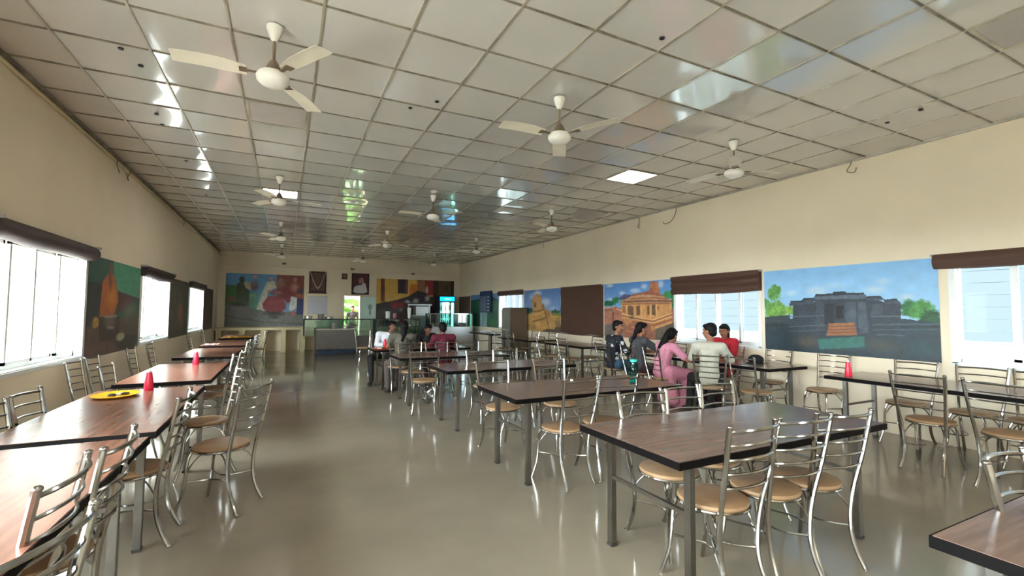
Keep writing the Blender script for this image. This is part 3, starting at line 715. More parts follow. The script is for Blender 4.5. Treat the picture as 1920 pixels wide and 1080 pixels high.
# ------------------------------------------------------------------ fans
def make_fan():
    t = empty('ceiling_fan')
    part('canopy', LT([(0.0, 0), (0.055, 0), (0.055, -0.012), (0.045, -0.05), (0.028, -0.095), (0.012, -0.11), (0, -0.11)], 20), m_fanw, t)
    part('down_rod', TB([(0, 0, -0.1), (0, 0, -0.3)], 0.0095, 8), m_fand, t)
    part('lower_cup', LT([(0, -0.25), (0.018, -0.252), (0.036, -0.28), (0.056, -0.325), (0.058, -0.345), (0, -0.346)], 18), m_fand, t)
    part('motor', LT([(0, -0.34), (0.05, -0.342), (0.098, -0.355), (0.112, -0.378), (0.108, -0.408), (0.085, -0.43), (0.05, -0.442), (0.02, -0.448), (0, -0.449)], 28), m_fanw, t)
    for k in range(3):
        bm = bmesh.new(); n = 10; a0 = []
        for i in range(n+1):
            u = i/n; x = 0.17+0.44*u; w = 0.054+0.016*min(1, u*3); tw = 0.17*(1-0.4*u); zz = -0.362+0.01*math.sin(PI*u)
            if i == n: w *= 0.9
            row = []
            for s, c in ((-1, 0), (-0.5, 0.004), (0.5, 0.004), (1, 0)): row.append((x, s*w, zz+s*w*tw+c))
            a0.append(row)
        top = [[bm.verts.new(p) for p in r] for r in a0]; bt = [[bm.verts.new((p[0], p[1], p[2]-0.003)) for p in r] for r in a0]
        for i in range(n):
            for q in range(3):
                bm.faces.new((top[i][q], top[i+1][q], top[i+1][q+1], top[i][q+1])); bm.faces.new((bt[i][q], bt[i][q+1], bt[i+1][q+1], bt[i+1][q]))
            bm.faces.new((top[i][0], bt[i][0], bt[i+1][0], top[i+1][0])); bm.faces.new((top[i][3], top[i+1][3], bt[i+1][3], bt[i][3]))
        for i in (0, n): bm.faces.new([top[i][q] for q in range(4)]+[bt[i][q] for q in (3, 2, 1, 0)])
        b = part('blade', bm, m_fan, t); b.rotation_euler = (0, 0, 2*PI*k/3)
        c = bmesh.new(); box(c, 0.095, 0.2, -0.014, 0.014, -0.366, -0.360); box(c, 0.165, 0.215, -0.032, 0.032, -0.3655, -0.3605)
        part('blade_bracket', c, m_fand, b, smooth=False)
    return t
FX = (-0.12, 2.32, 4.78); FY = (3.68, 7.87, 11.92, 16.0)
FROT = {(0, 0): 180, (1, 0): 178, (2, 0): -20, (1, 1): -55, (2, 1): -35, (0, 1): 5, (0, 2): -8, (1, 2): 12, (2, 2): 25, (0, 3): 100, (1, 3): -5, (2, 3): 40}
FL = {(0, 0): 'nearest ceiling fan at upper left, brown cup above a cream motor', (1, 0): 'white ceiling fan in the upper middle, nearest of its row', (2, 0): 'white ceiling fan near the right wall, closest to the viewer',
      (0, 1): 'ceiling fan hanging in front of the lit panel on the left', (1, 1): 'second ceiling fan of the middle row', (2, 1): 'second ceiling fan of the right row, beside the loose tile',
      (0, 2): 'third ceiling fan of the left row', (1, 2): 'third ceiling fan of the middle row', (2, 2): 'third ceiling fan of the right row', (0, 3): 'farthest ceiling fan of the left row, above the drum mural',
      (1, 3): 'farthest ceiling fan of the middle row, above the portrait', (2, 3): 'farthest ceiling fan of the right row, before the dark ceiling gap'}
fan0 = make_fan(); tag(fan0, FL[(0, 0)], 'ceiling fan', 'ceiling fans in three rows')
for i, x in enumerate(FX):
    for j, y in enumerate(FY):
        if (i, j) == (0, 0): fan0.location = (x, y, ZC); fan0.rotation_euler = (0, 0, R(180))
        else: dup(fan0, (x, y, ZC-0.003), R(FROT[(i, j)]), FL[(i, j)])

# ------------------------------------------------------------------ tables
def make_table(L, W, topm, along='x'):
    t = empty('dining_table'); hx, hy = (L/2, W/2) if along == 'x' else (W/2, L/2)
    tp = part('tabletop', BX(-hx, hx, -hy, hy, 0.722, 0.751, bev=0.003), topm, t, smooth=False)
    e = bmesh.new(); d = 0.004
    box(e, -hx-d, hx+d, -hy-d, -hy, 0.711, 0.749); box(e, -hx-d, hx+d, hy, hy+d, 0.711, 0.749); box(e, -hx-d, -hx, -hy, hy, 0.711, 0.749); box(e, hx, hx+d, -hy, hy, 0.711, 0.749)
    part('edging', e, m_edge, tp, smooth=False)
    ex, ey = (0.17, 0.10) if along == 'x' else (0.10, 0.17)
    for sx_ in (-1, 1):
        for sy_ in (-1, 1):
            cx, cy = sx_*(hx-ex), sy_*(hy-ey)
            lg = part('leg', BX(cx-0.021, cx+0.021, cy-0.021, cy+0.021, 0.012, 0.722, bev=0.003), m_steelleg, t, smooth=False)
            part('foot_cap', BX(cx-0.024, cx+0.024, cy-0.024, cy+0.024, 0, 0.022, bev=0.003), m_cap, lg, smooth=False)
    fr = bmesh.new()
    if along == 'x':
        for s in (-1, 1): box(fr, -hx+ex, hx-ex, s*(hy-ey)-0.012, s*(hy-ey)+0.012, 0.695, 0.72); box(fr, s*(hx-ex)-0.012, s*(hx-ex)+0.012, -hy+ey, hy-ey, 0.695, 0.72)
    else:
        for s in (-1, 1): box(fr, s*(hx-ex)-0.012, s*(hx-ex)+0.012, -hy+ey, hy-ey, 0.695, 0.72); box(fr, -hx+ex, hx-ex, s*(hy-ey)-0.012, s*(hy-ey)+0.012, 0.695, 0.72)
    part('top_rail', fr, m_steelleg, t, smooth=False)
    for s in (-1, 1):
        if along == 'x': b = BX(s*(hx-ex)-0.011, s*(hx-ex)+0.011, -hy+ey, hy-ey, 0.42, 0.442)
        else: b = BX(-hx+ex, hx-ex, s*(hy-ey)-0.011, s*(hy-ey)+0.011, 0.42, 0.442)
        part('stretcher', b, m_steelleg, t, smooth=False)
    return t
TM = [(2.67, 2.08, 'brown laminate dining table nearest the viewer in the middle row'), (2.67, 3.83, 'second brown dining table of the middle row, teal bottle standing on it'),
      (2.72, 5.78, 'third brown dining table of the middle row, with nothing on it'), (2.55, 7.53, 'fourth brown dining table of the middle row, just in front of the seated group'),
      (2.45, 9.13, 'dining table where the white-shirted man sits, orange tray on its corner'), (2.86, 0.36, 'dark dining table cut off by the lower right corner of the view')]
tb = make_table(1.87, 0.83, m_top, 'x')
for i, (x, y, lb) in enumerate(TM):
    if i == 0: tb.location = (x, y, 0); tag(tb, lb, 'table', 'tables of the middle row')
    else: dup(tb, (x, y, 0), R((0, 0, 0.8, 0.6, 0, 0)[i]), lb)
TLs = [(-1.07, 2.37, 1.86, 'brown, reflection-tinted dining table in the lower left corner beside the near chairs'), (-1.065, 4.36, 1.88, 'brown, reflection-tinted table with the yellow plate and red tumbler by the left windows'),
       (-1.065, 6.63, 1.88, 'third brown, reflection-tinted table from the viewer on the left, red tumbler near its far corner'), (-1.09, 9.4, 1.88, 'fourth brown, reflection-tinted table on the left, with nothing on it'),
       (-1.1, 11.95, 1.88, 'fifth table on the left, with a small pink cloth on it'), (-1.08, 14.75, 1.88, 'farthest table on the left, two yellow plates on it')]
tl = make_table(1.87, 0.8, m_topw, 'y')
for i, (x, y, L_, lb) in enumerate(TLs):
    if i == 0: tl.location = (x, y, 0); tag(tl, lb, 'table', 'tables along the left windows')
    else: dup(tl, (x, y, 0), 0, lb)
TRs = [(6.13, 2.32, 'dark table along the right wall under the temple mural, red tumbler on it'), (6.06, 4.83, 'dark table along the right wall with a black cap on it'), (6.13, 6.76, 'dark table along the right wall beside the boy in the floral shirt'),
       (5.98, 8.86, 'dark table before the fully closed blind'), (5.93, 11.1, 'dark table before the seated stone figure mural'), (6.35, 14.5, 'far table by the right wall, white plates on it')]
tr = make_table(1.87, 0.8, m_top, 'y')
for i, (x, y, lb) in enumerate(TRs):
    if i == 0: tr.location = (x, y, 0); tag(tr, lb, 'table', 'tables along the right wall')
    else: dup(tr, (x, y, 0), 0, lb)

# ------------------------------------------------------------------ chairs (local: the sitter faces +Y)
def make_chair():
    t = empty('steel_chair')
    part('seat', LT([(0, 0.447), (0.168, 0.447), (0.184, 0.452), (0.187, 0.460), (0.182, 0.470), (0.165, 0.476), (0.10, 0.479), (0, 0.480)], 32), m_seat, t)
    part('seat_ring', TB([(0.183*math.cos(2*PI*k/28), 0.183*math.sin(2*PI*k/28), 0.442) for k in range(28)], 0.0095, 8, True), m_chrome, t)
    for s in (-1, 1):
        pts = [(s*.206, -.262, .918), (s*.201, -.245, .82), (s*.186, -.213, .64), (s*.170, -.178, .48), (s*.158, -.160, .34), (s*.148, -.164, .2), (s*.150, -.195, .09), (s*.162, -.238, .0)]
        lg = part('rear_leg', TB(pts, 0.0138, 8, sub=3), m_chrome, t)
        bm = bmesh.new(); sphere(bm, (s*.206, -.263, .92), (.0155, .0155, .011), 10); part('top_cap', bm, m_chrome, lg)
        bm = bmesh.new(); sphere(bm, (s*.162, -.238, .008), (.016, .016, .009), 8); part('foot_cap', bm, m_chrome, lg)
        part('front_leg', TB([(s*.118, .135, .442), (s*.140, .150, .38), (s*.146, .158, .26), (s*.152, .172, .14), (s*.176, .212, .0)], 0.0115, 8, sub=3), m_chrome, t)
    for k, z in enumerate((.895, .822, .748, .674, .60)):
        u = (z-.46)/.46; hw = .169+.037*u; y = -.178-.085*u
        pts = [(hw*math.cos(a)*-1, y-.05*math.sin(a)*(1 if True else 0), z) for a in [PI*q/12 for q in range(13)]]
        pts = [(-hw+2*hw*q/12, y-.052*math.sin(PI*q/12)**.8, z+.004*math.sin(PI*q/12)) for q in range(13)]
        part('back_rail', TB(pts, 0.009 if k == 0 else 0.007, 6), m_chrome, t)
    for s in (-1, 1): part('stretcher', TB([(s*.149, -.163, .225), (s*.10, -.11, .219), (s*.055, -.04, .216), (s*.055, .04, .216), (s*.10, .11, .219), (s*.147, .159, .225)], 0.0065, 6, sub=4), m_chrome, t)
    bm = bmesh.new()
    for s in (-1, 1):
        tube(bm, spline([(s*.155, -.161, .31), (s*.12, -.10, .40), (s*.07, -.02, .435), (0, 0, .44)], 3), 0.005, 6); tube(bm, spline([(s*.146, .155, .30), (s*.11, .09, .40), (s*.06, .02, .435), (0, 0, .44)], 3), 0.005, 6)
    part('seat_brace', bm, m_chrome, t)
    return t
CH = [
 # x, y, rot, label, group  (rot 0 faces away down the room, 180 faces the viewer, -90 faces right, 90 faces left)
 (2.15, 1.83, 3, 'left one of three steel chairs at the near side of the nearest table'), (2.565, 1.81, -7, 'middle one of three steel chairs at the near side of the nearest table'), (2.925, 1.79, -10, 'right one of three steel chairs at the near side of the nearest table'),
 (2.27, 2.27, 176, 'steel chair tucked behind the nearest table, leftmost of three'), (2.70, 2.31, 180, 'steel chair tucked behind the nearest table, middle of three'), (3.10, 2.33, 182, 'steel chair tucked behind the nearest table, rightmost of three'),
 (2.24, 3.50, 9, 'steel chair with its seat showing, at the near left of the second middle table'), (2.70, 3.52, -7, 'steel chair in front of the teal bottle table, right one of two'),
 (2.13, 4.50, 184, 'steel chair behind the second middle table, left one of two'), (2.80, 4.42, 179, 'steel chair behind the second middle table, right one of two'),
 (3.02, 5.40, 5, 'steel chair at the near side of the third middle table'), (2.53, 5.88, 180, 'steel chair behind the third middle table, left one of two'), (3.00, 5.96, 186, 'steel chair behind the third middle table, right one of two'),
 (1.87, 6.69, -14, 'steel chair with a plastic bag hanging below it, in the aisle before the fourth table'),
 (1.98, 7.74, 180, 'steel chair behind the fourth middle table, left one of two'), (2.47, 7.78, 180, 'steel chair behind the fourth middle table, right one of two'), (3.02, 7.72, 174, 'steel chair behind the right end of the fourth middle table'),
 (1.90, 8.52, 0, 'steel chair the woman in olive sits on'), (2.74, 8.52, 0, 'steel chair the person in the maroon jersey sits on'),
 (1.88, 9.97, 178, 'steel chair the man in the white shirt sits on'), (2.80, 9.97, 182, 'steel chair the boy in black sits on'),
 (2.0, 13.2, 182, 'lone steel chair in the aisle before the low steel counter'),
 (-0.79, 1.64, 70, 'nearest steel chair at the lower left edge'), (-0.93, 2.15, 90, 'second steel chair on the aisle side of the lower left table'), (-0.89, 2.59, 90, 'third steel chair on the aisle side of the lower left table'),
 (-0.84, 3.74, 90, 'steel chair tucked in beside the yellow plate table, aisle side'), (-0.40, 4.14, 62, 'steel chair standing out in the left aisle, turned slightly, tan seat in full view'),
 (-0.62, 5.06, 100, 'steel chair behind the one in the left aisle, by the far end of its table'), (-0.80, 6.55, 95, 'steel chair at the aisle side of the third left table'), (-0.76, 7.15, 92, 'steel chair at the far end of the third left table'),
 (-0.80, 9.2, 98, 'steel chair at the aisle side of the fourth left table, near one'), (-0.82, 9.85, 90, 'steel chair at the aisle side of the fourth left table, far one'), (-0.80, 11.45, 90, 'steel chair at the aisle side of the fifth left table, near one'),
 (-0.78, 12.2, 90, 'steel chair at the aisle side of the fifth left table, far one'), (-0.66, 14.0, 100, 'steel chair in the aisle beside the farthest left table'),
 (-1.27, 4.22, -90, 'steel chair on the wall side of the yellow plate table, far one of two'), (-1.27, 3.76, -90, 'steel chair on the wall side of the yellow plate table, cut by the left edge'), (-1.31, 5.92, -90, 'steel chair on the wall side of the third left table'),
 (-1.74, 6.5, -90, 'steel chair against the left wall below the potter mural, near one'), (-1.74, 7.03, -90, 'steel chair against the left wall below the potter mural, far one'),
 (-1.73, 8.5, -90, 'steel chair against the left wall, below the right part of the potter mural'), (-1.72, 9.5, -90, 'steel chair under the middle left window'), (-1.76, 13.2, -90, 'steel chair beside the far end of the dark left mural'), (-1.72, 14.85, -90, 'steel chair under the farthest left window'),
 (5.40, 6.72, -90, 'steel chair the boy in the floral shirt sits on'), (5.42, 6.04, -98, 'steel chair the girl with the braid sits on'), (5.36, 5.42, -98, 'steel chair the woman in pink sits on'),
 (5.34, 4.52, -56, 'steel chair the man in the pale T-shirt sits on'), (5.52, 3.98, -96, 'empty steel chair beside the man in the pale T-shirt'),
 (6.52, 4.50, 90, 'steel chair on the wall side of the black cap table'), (6.53, 5.30, 90, 'steel chair the person in red sits on'), (6.46, 3.70, 88, 'steel chair behind the red tumbler near the right wall'),
 (6.44, 2.77, 90, 'steel chair on the wall side under the end of the dark temple mural'), (6.44, 2.20, 90, 'steel chair on the wall side under the rightmost window, near one'), (6.44, 1.75, 90, 'steel chair on the wall side at the right edge of the view'),
 (5.60, 2.22, -88, 'steel chair at the aisle side of the right wall table, left one of two'), (5.58, 1.66, -92, 'steel chair at the aisle side of the right wall table, right one of two'),
 (2.60, 0.53, 183, 'steel chair behind the dark table at the lower right corner'),
 (5.65, 8.45, -90, 'steel chair at the near end of the table before the closed blind'), (6.28, 8.7, 90, 'steel chair on the wall side of the table before the closed blind'), (5.66, 9.4, -92, 'steel chair at the aisle side of the table before the closed blind, far one'),
 (6.2, 10.55, 90, 'steel chair on the wall side of the stone figure table, near one'), (6.2, 11.5, 90, 'steel chair on the wall side of the stone figure table, far one'), (5.6, 10.9, -90, 'steel chair at the aisle side of the stone figure table'), (5.62, 11.75, -85, 'steel chair at the far end of the stone figure table'),
 (6.32, 6.3, 90, 'steel chair at the wall side of the table beside the boy in the floral shirt'),
]
ch0 = make_chair()
for i, (x, y, rz, lb) in enumerate(CH):
    if i == 0: ch0.location = (x, y, 0); ch0.rotation_euler = (0, 0, R(rz)); tag(ch0, lb, 'chair', 'round-seated steel chairs')
    else: dup(ch0, (x, y, 0), R(rz), lb)

# ------------------------------------------------------------------ things on the tables
TT = 0.7512
def tumbler(x, y, label):
    t = empty('red_tumbler', (x, y, TT), 0); tag(t, label, 'tumbler', 'red plastic tumblers')
    part('tumbler_body', LT([(0, 0), (0.036, 0), (0.038, 0.01), (0.034, 0.07), (0.026, 0.13), (0.022, 0.16), (0.019, 0.162), (0.0, 0.158)], 20), m_red, t)
    part('tumbler_cap', LT([(0.0, 0.157), (0.016, 0.158), (0.014, 0.172), (0.006, 0.180), (0, 0.181)], 14), m_white2, t, label='pale cap')
tumbler(-1.07, 5.17, 'red tumbler beside the yellow plate on the left'); tumbler(-1.03, 7.35, 'red tumbler on the third left table'); tumbler(5.93, 3.10, 'red tumbler on the table by the right wall'); tumbler(1.83, 9.42, 'small red tumbler in front of the man in the white shirt')
def plate(name, x, y, z, rx, ry, m, label, cat, food=None, group=None):
    t = empty(name, (x, y, z)); tag(t, label, cat, group)
    b = LT([(0, 0), (0.11, 0), (0.125, 0.004), (0.15, 0.016), (0.152, 0.019), (0.148, 0.019), (0.124, 0.008), (0, 0.005)], 32)
    for v in b.verts: v.co.x *= rx; v.co.y *= ry
    part('plate_body', b, m, t)
    if food:
        for (a, c, r, mm) in food:
            f = bmesh.new(); sphere(f, (a, c, 0.014), (r, r*.7, 0.014), 12)
            for v in f.verts: v.co += Vector((rnd.uniform(-.004, .004), rnd.uniform(-.004, .004), rnd.uniform(-.002, .002)))
            part('leftover_food', f, mm, t)
m_food = M('leftover_food', (84, 70, 44), 0.6, var=0.4, vscale=40); m_rice = M('rice', (232, 224, 205), 0.6, var=0.1, vscale=60)
plate('compartment_plate', -1.24, 4.93, TT, 1.06, 1.3, m_yellow, 'yellow plate with leftovers on the second left table', 'plate', [(-.02, -.02, .03, m_food), (.05, .03, .035, m_food), (.02, .0, .02, m_rice)], 'yellow plates')
plate('compartment_plate', -1.2, 14.0, TT, 1.15, 1.3, m_yellow, 'yellow plate on the farthest left table, left one', 'plate', [(0, 0, .04, m_food)], 'yellow plates'); plate('compartment_plate', -0.9, 14.15, TT, .95, 1.3, m_yellow, 'yellow plate on the farthest left table, right one', 'plate', None, 'yellow plates')
plate('serving_tray', 1.66, 8.95, TT, 1.0, 1.1, m_orange, 'orange tray with food in front of the woman in olive', 'tray', [(-.02, 0, .05, m_rice), (.05, .02, .03, m_food)])
plate('steel_plate', 6.36, 15.0, TT, 1.3, 1.3, m_white2, 'white plate stacked with others on the far right table', 'plate', None, 'white plates on the far right table'); plate('steel_plate', 6.4, 14.97, TT+0.02, 1.2, 1.2, m_white2, 'topmost white plate on the far right table', 'plate', None, 'white plates on the far right table')
plate('steel_plate', 6.3, 13.95, TT, 1.2, 1.2, m_white2, 'white plate at the near end of the far right table', 'plate', None, 'white plates on the far right table')
t = empty('water_bottle', (3.25, 3.72, TT)); tag(t, 'tall teal water bottle on the second middle table', 'bottle')
part('bottle_body', LT([(0, 0), (0.036, 0), (0.039, 0.006), (0.039, 0.15), (0.0375, 0.158), (0.039, 0.166), (0.039, 0.205), (0.036, 0.215), (0, 0.216)], 28), m_teal, t)
part('bottle_water', LT([(0, 0.006), (0.035, 0.008), (0.035, 0.03), (0, 0.031)], 24), m_tealcap, t)
part('bottle_cap', LT([(0, 0.216), (0.037, 0.216), (0.0375, 0.232), (0.034, 0.24), (0, 0.242)], 24), m_tealcap, t)
bm = bmesh.new(); bmesh.ops.create_grid(bm, x_segments=16, y_segments=16, size=0.13)
for v in bm.verts: v.co.z = 0.012+0.012*abs(math.sin(30*v.co.x+14*v.co.y))+0.01*math.sin(25*v.co.y); v.co.x += 0.02*math.sin(20*v.co.y)
bmesh.ops.solidify(bm, geom=bm.faces[:], thickness=0.006)
o = part('folded_cloth', bm, M('pink_cloth', (226, 170, 160), 0.8, var=0.1)); o.location = (-1.33, 11.25, TT); tag(o, 'small pale pink cloth on the fifth left table', 'cloth')
bm = bmesh.new(); sphere(bm, (0, 0, 0.05), (0.095, 0.11, 0.075), 20)
for v in bm.verts:
    if v.co.z < 0.0: v.co.z = 0.0
t = part('cap_crown', bm, M('black_cloth', (24, 24, 30), 0.8, var=0.2), None); t.name = 'black_cap'; t.location = (6.17, 4.45, TT); tag(t, 'black cap lying on the right wall table', 'cap')
part('cap_brim', LT([(0.06, 0.0), (0.125, 0.001), (0.125, 0.006), (0.06, 0.012)], 24, (-0.05, -0.02, 0)), M('black_brim', (26, 26, 32), 0.8), t)
for (x, y, s, lb) in ((6.36, 5.62, .16, 'white sheet of paper on the table by the pink dress'), (5.86, 4.75, .14, 'white sheet of paper in front of the man in the pale T-shirt'), (5.80, 4.30, .10, 'white slip of paper near the black cap')):
    o = part('paper_sheet', BX(-s/2, s/2, -s*.7, s*.7, 0, 0.002), M('paper', (236, 240, 246), 0.6, var=0.02), smooth=False); o.location = (x, y, TT); o.rotation_euler = (0, 0, R(20+60*s)); tag(o, lb, 'paper')
o = part('bottle_cap', LT([(0, 0), (0.016, 0), (0.016, 0.012), (0.013, 0.016), (0, 0.016)], 16), m_white2); o.location = (2.74, 4.1, TT); tag(o, 'tiny white cap on the far edge of the second middle table', 'cap')
# plastic bag under the aisle chair
bm = bmesh.new(); sphere(bm, (0, 0, 0), (0.085, 0.07, 0.15), 24)
for v in bm.verts:
    p = v.co.copy(); k = 1+0.14*math.sin(9*p.x/0.08+7*p.z/0.15)+0.1*math.sin(21*p.y/0.08); v.co.x *= k; v.co.y *= k
    if p.z > 0.09: v.co.x *= 0.45; v.co.y *= 0.45
m_bag = glass('clear_plastic', (222, 226, 226), 0.14, 0.12)
o = part('plastic_bag', bm, m_bag); o.location = (1.92, 6.62, 0.27); tag(o, 'clear plastic bag hanging under the aisle chair', 'bag')

# ------------------------------------------------------------------ back of the room
t = empty('masonry_counter', (-0.5, 18.55, 0)); tag(t, 'cream masonry shelf with open niches under the drum mural', 'counter')
part('counter_slab', BX(-1.58, 1.36, -0.35, 0.34, 0.78, 0.87, bev=0.01), m_pcream, t, smooth=False)
for x in (-1.54, -0.86, -0.22, 0.42, 1.04): part('counter_pillar', BX(x, x+0.16, -0.33, 0.34, 0, 0.78), m_pcream, t, smooth=False)
m_cnt = M('counter_front', (112, 108, 104), 0.4, 0.4, var=0.08)
t = empty('steel_counter', (1.6, 16.6, 0)); tag(t, 'low steel serving counter with a blue light strip at its base', 'counter')
part('counter_body', BX(-.64, .62, -.28, .28, 0.2, 0.84, bev=0.008), m_cnt, t, smooth=False); part('counter_base', BX(-.6, .58, -.24, .26, 0.0, 0.2), m_dark, t, smooth=False)
bm = bmesh.new(); box(bm, -.66, .64, -.3, .3, 0.84, 0.87, bev=0.006); part('counter_rim', bm, m_steel, t, smooth=False)
m_bl = M('blue_strip', (24, 56, 96), 0.3, var=0.6, vscale=5)
part('light_strip', BX(-.62, .6, -.262, -.245, 0.05, 0.17), m_bl, t, smooth=False)
def vessel(x, y, z, r, h, label):
    o = part('steel_vessel', LT([(0, 0), (r*.9, 0), (r, h*.15), (r, h*.9), (r*1.08, h), (r*.98, h), (r*.95, h*.93), (r*.9, h*.1), (0, h*.08)], 24), m_steel); o.location = (x, y, z); tag(o, label, 'vessel', 'steel vessels')
vessel(1.52, 16.55, 0.871, .11, .2, 'steel pot standing on the low steel counter'); vessel(1.9, 16.62, 0.871, .13, .08, 'shallow steel pan on the right end of the low steel counter')
def case(name, x0, x1, y, zb, zt, d, label, frame, base, inset=0.0):
    t = empty(name, ((x0+x1)/2, y, 0)); tag(t, label, 'counter'); W = (x1-x0)/2
    part('case_base', BX(-W+inset, W, 0, d, 0, zb, bev=0.005), base, t, smooth=False)
    f = bmesh.new(); k = 0.016
    for sx_ in (-W+k, W-k):
        for yy in (k, d-k): box(f, sx_-k, sx_+k, yy-k, yy+k, zb, zt)
    for yy in (k, d-k): box(f, -W, W, yy-k, yy+k, zt-2*k, zt)
    for sx_ in (-W+k, W-k): box(f, sx_-k, sx_+k, 0, d, zt-2*k, zt)
    part('case_frame', f, frame, t, smooth=False)
    g = bmesh.new(); box(g, -W+2*k, W-2*k, .008, .014, zb, zt-.02); box(g, -W+k, W-k, .01, d-.01, zt-.004, zt+.004); box(g, -W+.006, -W+.012, .03, d-.03, zb, zt-.02); box(g, W-.012, W-.006, .03, d-.03, zb, zt-.02)
    part('glass_panel', g, m_cglass, t, smooth=False)
    s = bmesh.new(); box(s, -W+.03, W-.03, .05, d-.03, (zb+zt)/2-.006, (zb+zt)/2); part('glass_shelf', s, m_cglass, t, smooth=False)
    return t
case('glass_display_counter', 0.6, 2.9, 17.05, 0.6, 1.185, 0.6, 'long glass display counter behind the low steel counter', m_dark, m_steeld, .38)
case('glass_display_counter', 2.95, 4.55, 16.95, 0.62, 1.2, 0.6, 'dark framed glass counter behind the man in the white shirt', m_dark, m_steeld)
case('glass_display_counter', 4.75, 6.42, 16.3, 0.9, 1.4, 0.62, 'steel counter with a glass top case in front of the drinks fridge', m_chrome, m_steel)
vessel(0.75, 17.3, 1.19, .13, .1, 'steel bowl on the left end of the long glass counter'); vessel(1.15, 17.3, 1.19, .1, .16, 'steel jug on the long glass counter'); vessel(1.42, 17.35, 1.19, .14, .07, 'wide steel dish on the long glass counter under the white board')
o = part('white_canister', LT([(0, 0), (0.075, 0), (0.08, 0.02), (0.08, 0.24), (0.07, 0.26), (0, 0.262)], 20), m_white2); o.location = (3.42, 17.2, 1.205); tag(o, 'white canister on the dark framed glass counter', 'canister')
o = part('pink_canister', LT([(0, 0), (0.06, 0), (0.065, 0.02), (0.07, 0.15), (0.045, 0.19), (0, 0.2)], 20), M('pink_canister', (170, 100, 110), 0.4, var=0.2)); o.location = (3.68, 17.2, 1.205); tag(o, 'pinkish jar beside the white canister', 'jar')
o = part('cup_stack', LT([(0, 0), (0.045, 0), (0.055, 0.05), (0.075, 0.36), (0.078, 0.4), (0, 0.4)], 20), m_white2); o.location = (4.2, 17.15, 1.205); tag(o, 'tall white stack of cups on the dark framed glass counter', 'cups')
t = empty('vending_kiosk', (4.78, 18.2, 0)); tag(t, 'grey steel food kiosk with a pale canopy left of the drinks fridge', 'kiosk')
part('kiosk_body', BX(-.3, .42, -.3, .3, 0, 1.3, bev=.01), m_steeld, t, smooth=False); part('kiosk_shelf', BX(-.3, .42, -.34, .3, 1.3, 1.33), m_steel, t, smooth=False)
for sx_ in (-.42, .42): part('kiosk_post', BX(sx_-.018, sx_+.018, -.3, -.26, 0, 1.7), m_steel, t, smooth=False)
part('kiosk_canopy', BX(-.5, .5, -.4, .32, 1.7, 1.79, bev=.01), m_dark, t, smooth=False); part('canopy_edge', BX(-.48, .48, -.405, -.395, 1.7, 1.75), m_white2, t, smooth=False)
part('kiosk_machine', BX(-.12, .4, -.25, .25, 1.33, 1.66, bev=.01), m_steel, t, smooth=False)
# drinks fridge
t = empty('drinks_fridge', (5.78, 17.75, 0)); tag(t, 'tall lit drinks fridge with a glowing blue header at the back', 'fridge')
f = bmesh.new(); box(f, -.33, -.29, -.3, .3, 0, 1.84); box(f, .29, .33, -.3, .3, 0, 1.84); box(f, -.33, .33, .26, .3, 0, 1.84); box(f, -.33, .33, -.3, .3, 0, .3); box(f, -.33, .33, -.3, .3, 1.84, 2.09)
part('fridge_body', f, M('fridge_navy', (22, 34, 52), 0.4, var=0.1), t, smooth=False)
hd = part('lit_header', BX(-.3, .3, -.315, -.3, 1.88, 2.05, bev=.004), emit('header_blue', (20, 165, 245), 1.3), t, smooth=False)
sq = [(-.12+.03*k, -.318, 1.965+.018*math.sin(k*2.1)) for k in range(9)]
part('header_script', TB(sq, 0.009, 6, sub=3), emit('header_white', (215, 225, 255), 1.2), hd)
part('interior_light', BX(.2, .275, -.26, -.2, .32, 1.82, bev=.01), emit('fridge_tube', (225, 255, 250), 3.5), t, smooth=False)
part('inner_liner', BX(-.288, .288, .2, .255, .31, 1.83), M('fridge_liner_glow', (215, 240, 240), 0.5, emis=(190, 240, 240), estr=0.6), t, smooth=False)  # liner given its own glow to stand for the lit interior
for z in (.62, .92, 1.2, 1.5): part('fridge_shelf', BX(-.285, .285, -.2, .2, z, z+.012), m_white, t, smooth=False)
cols = [(180, 60, 40), (60, 120, 60), (220, 190, 80), (70, 90, 150), (230, 230, 230), (30, 30, 30), (200, 120, 40)]
CN = ['red', 'green', 'yellow', 'blue', 'white', 'black', 'orange']
mc = [M('drink_%d' % i, c, 0.3, var=0.1) for i, c in enumerate(cols)]
for si, z in enumerate((.632, .932, 1.212, 1.512)):
    for k in range(6):
        b = part('drink_bottle', LT([(0, 0), (.03, 0), (.032, .02), (.032, .13), (.013, .19), (.013, .215), (0, .216)], 12), mc[(k*3+si*2) % 7]); b.location = (5.78-.23+.082*k, 17.68, z)
        tag(b, '%s bottle on the %s shelf of the drinks fridge, number %s from the left' % (CN[(k*3+si*2) % 7], ('lowest', 'second lowest', 'second highest', 'top')[si], ('one', 'two', 'three', 'four', 'five', 'six')[k]), 'bottle', 'bottles on the %s fridge shelf' % ('lowest', 'second', 'third', 'top')[si])
part('glass_door', BX(-.29, .29, -.305, -.3, .32, 1.83), m_cglass, t, smooth=False)
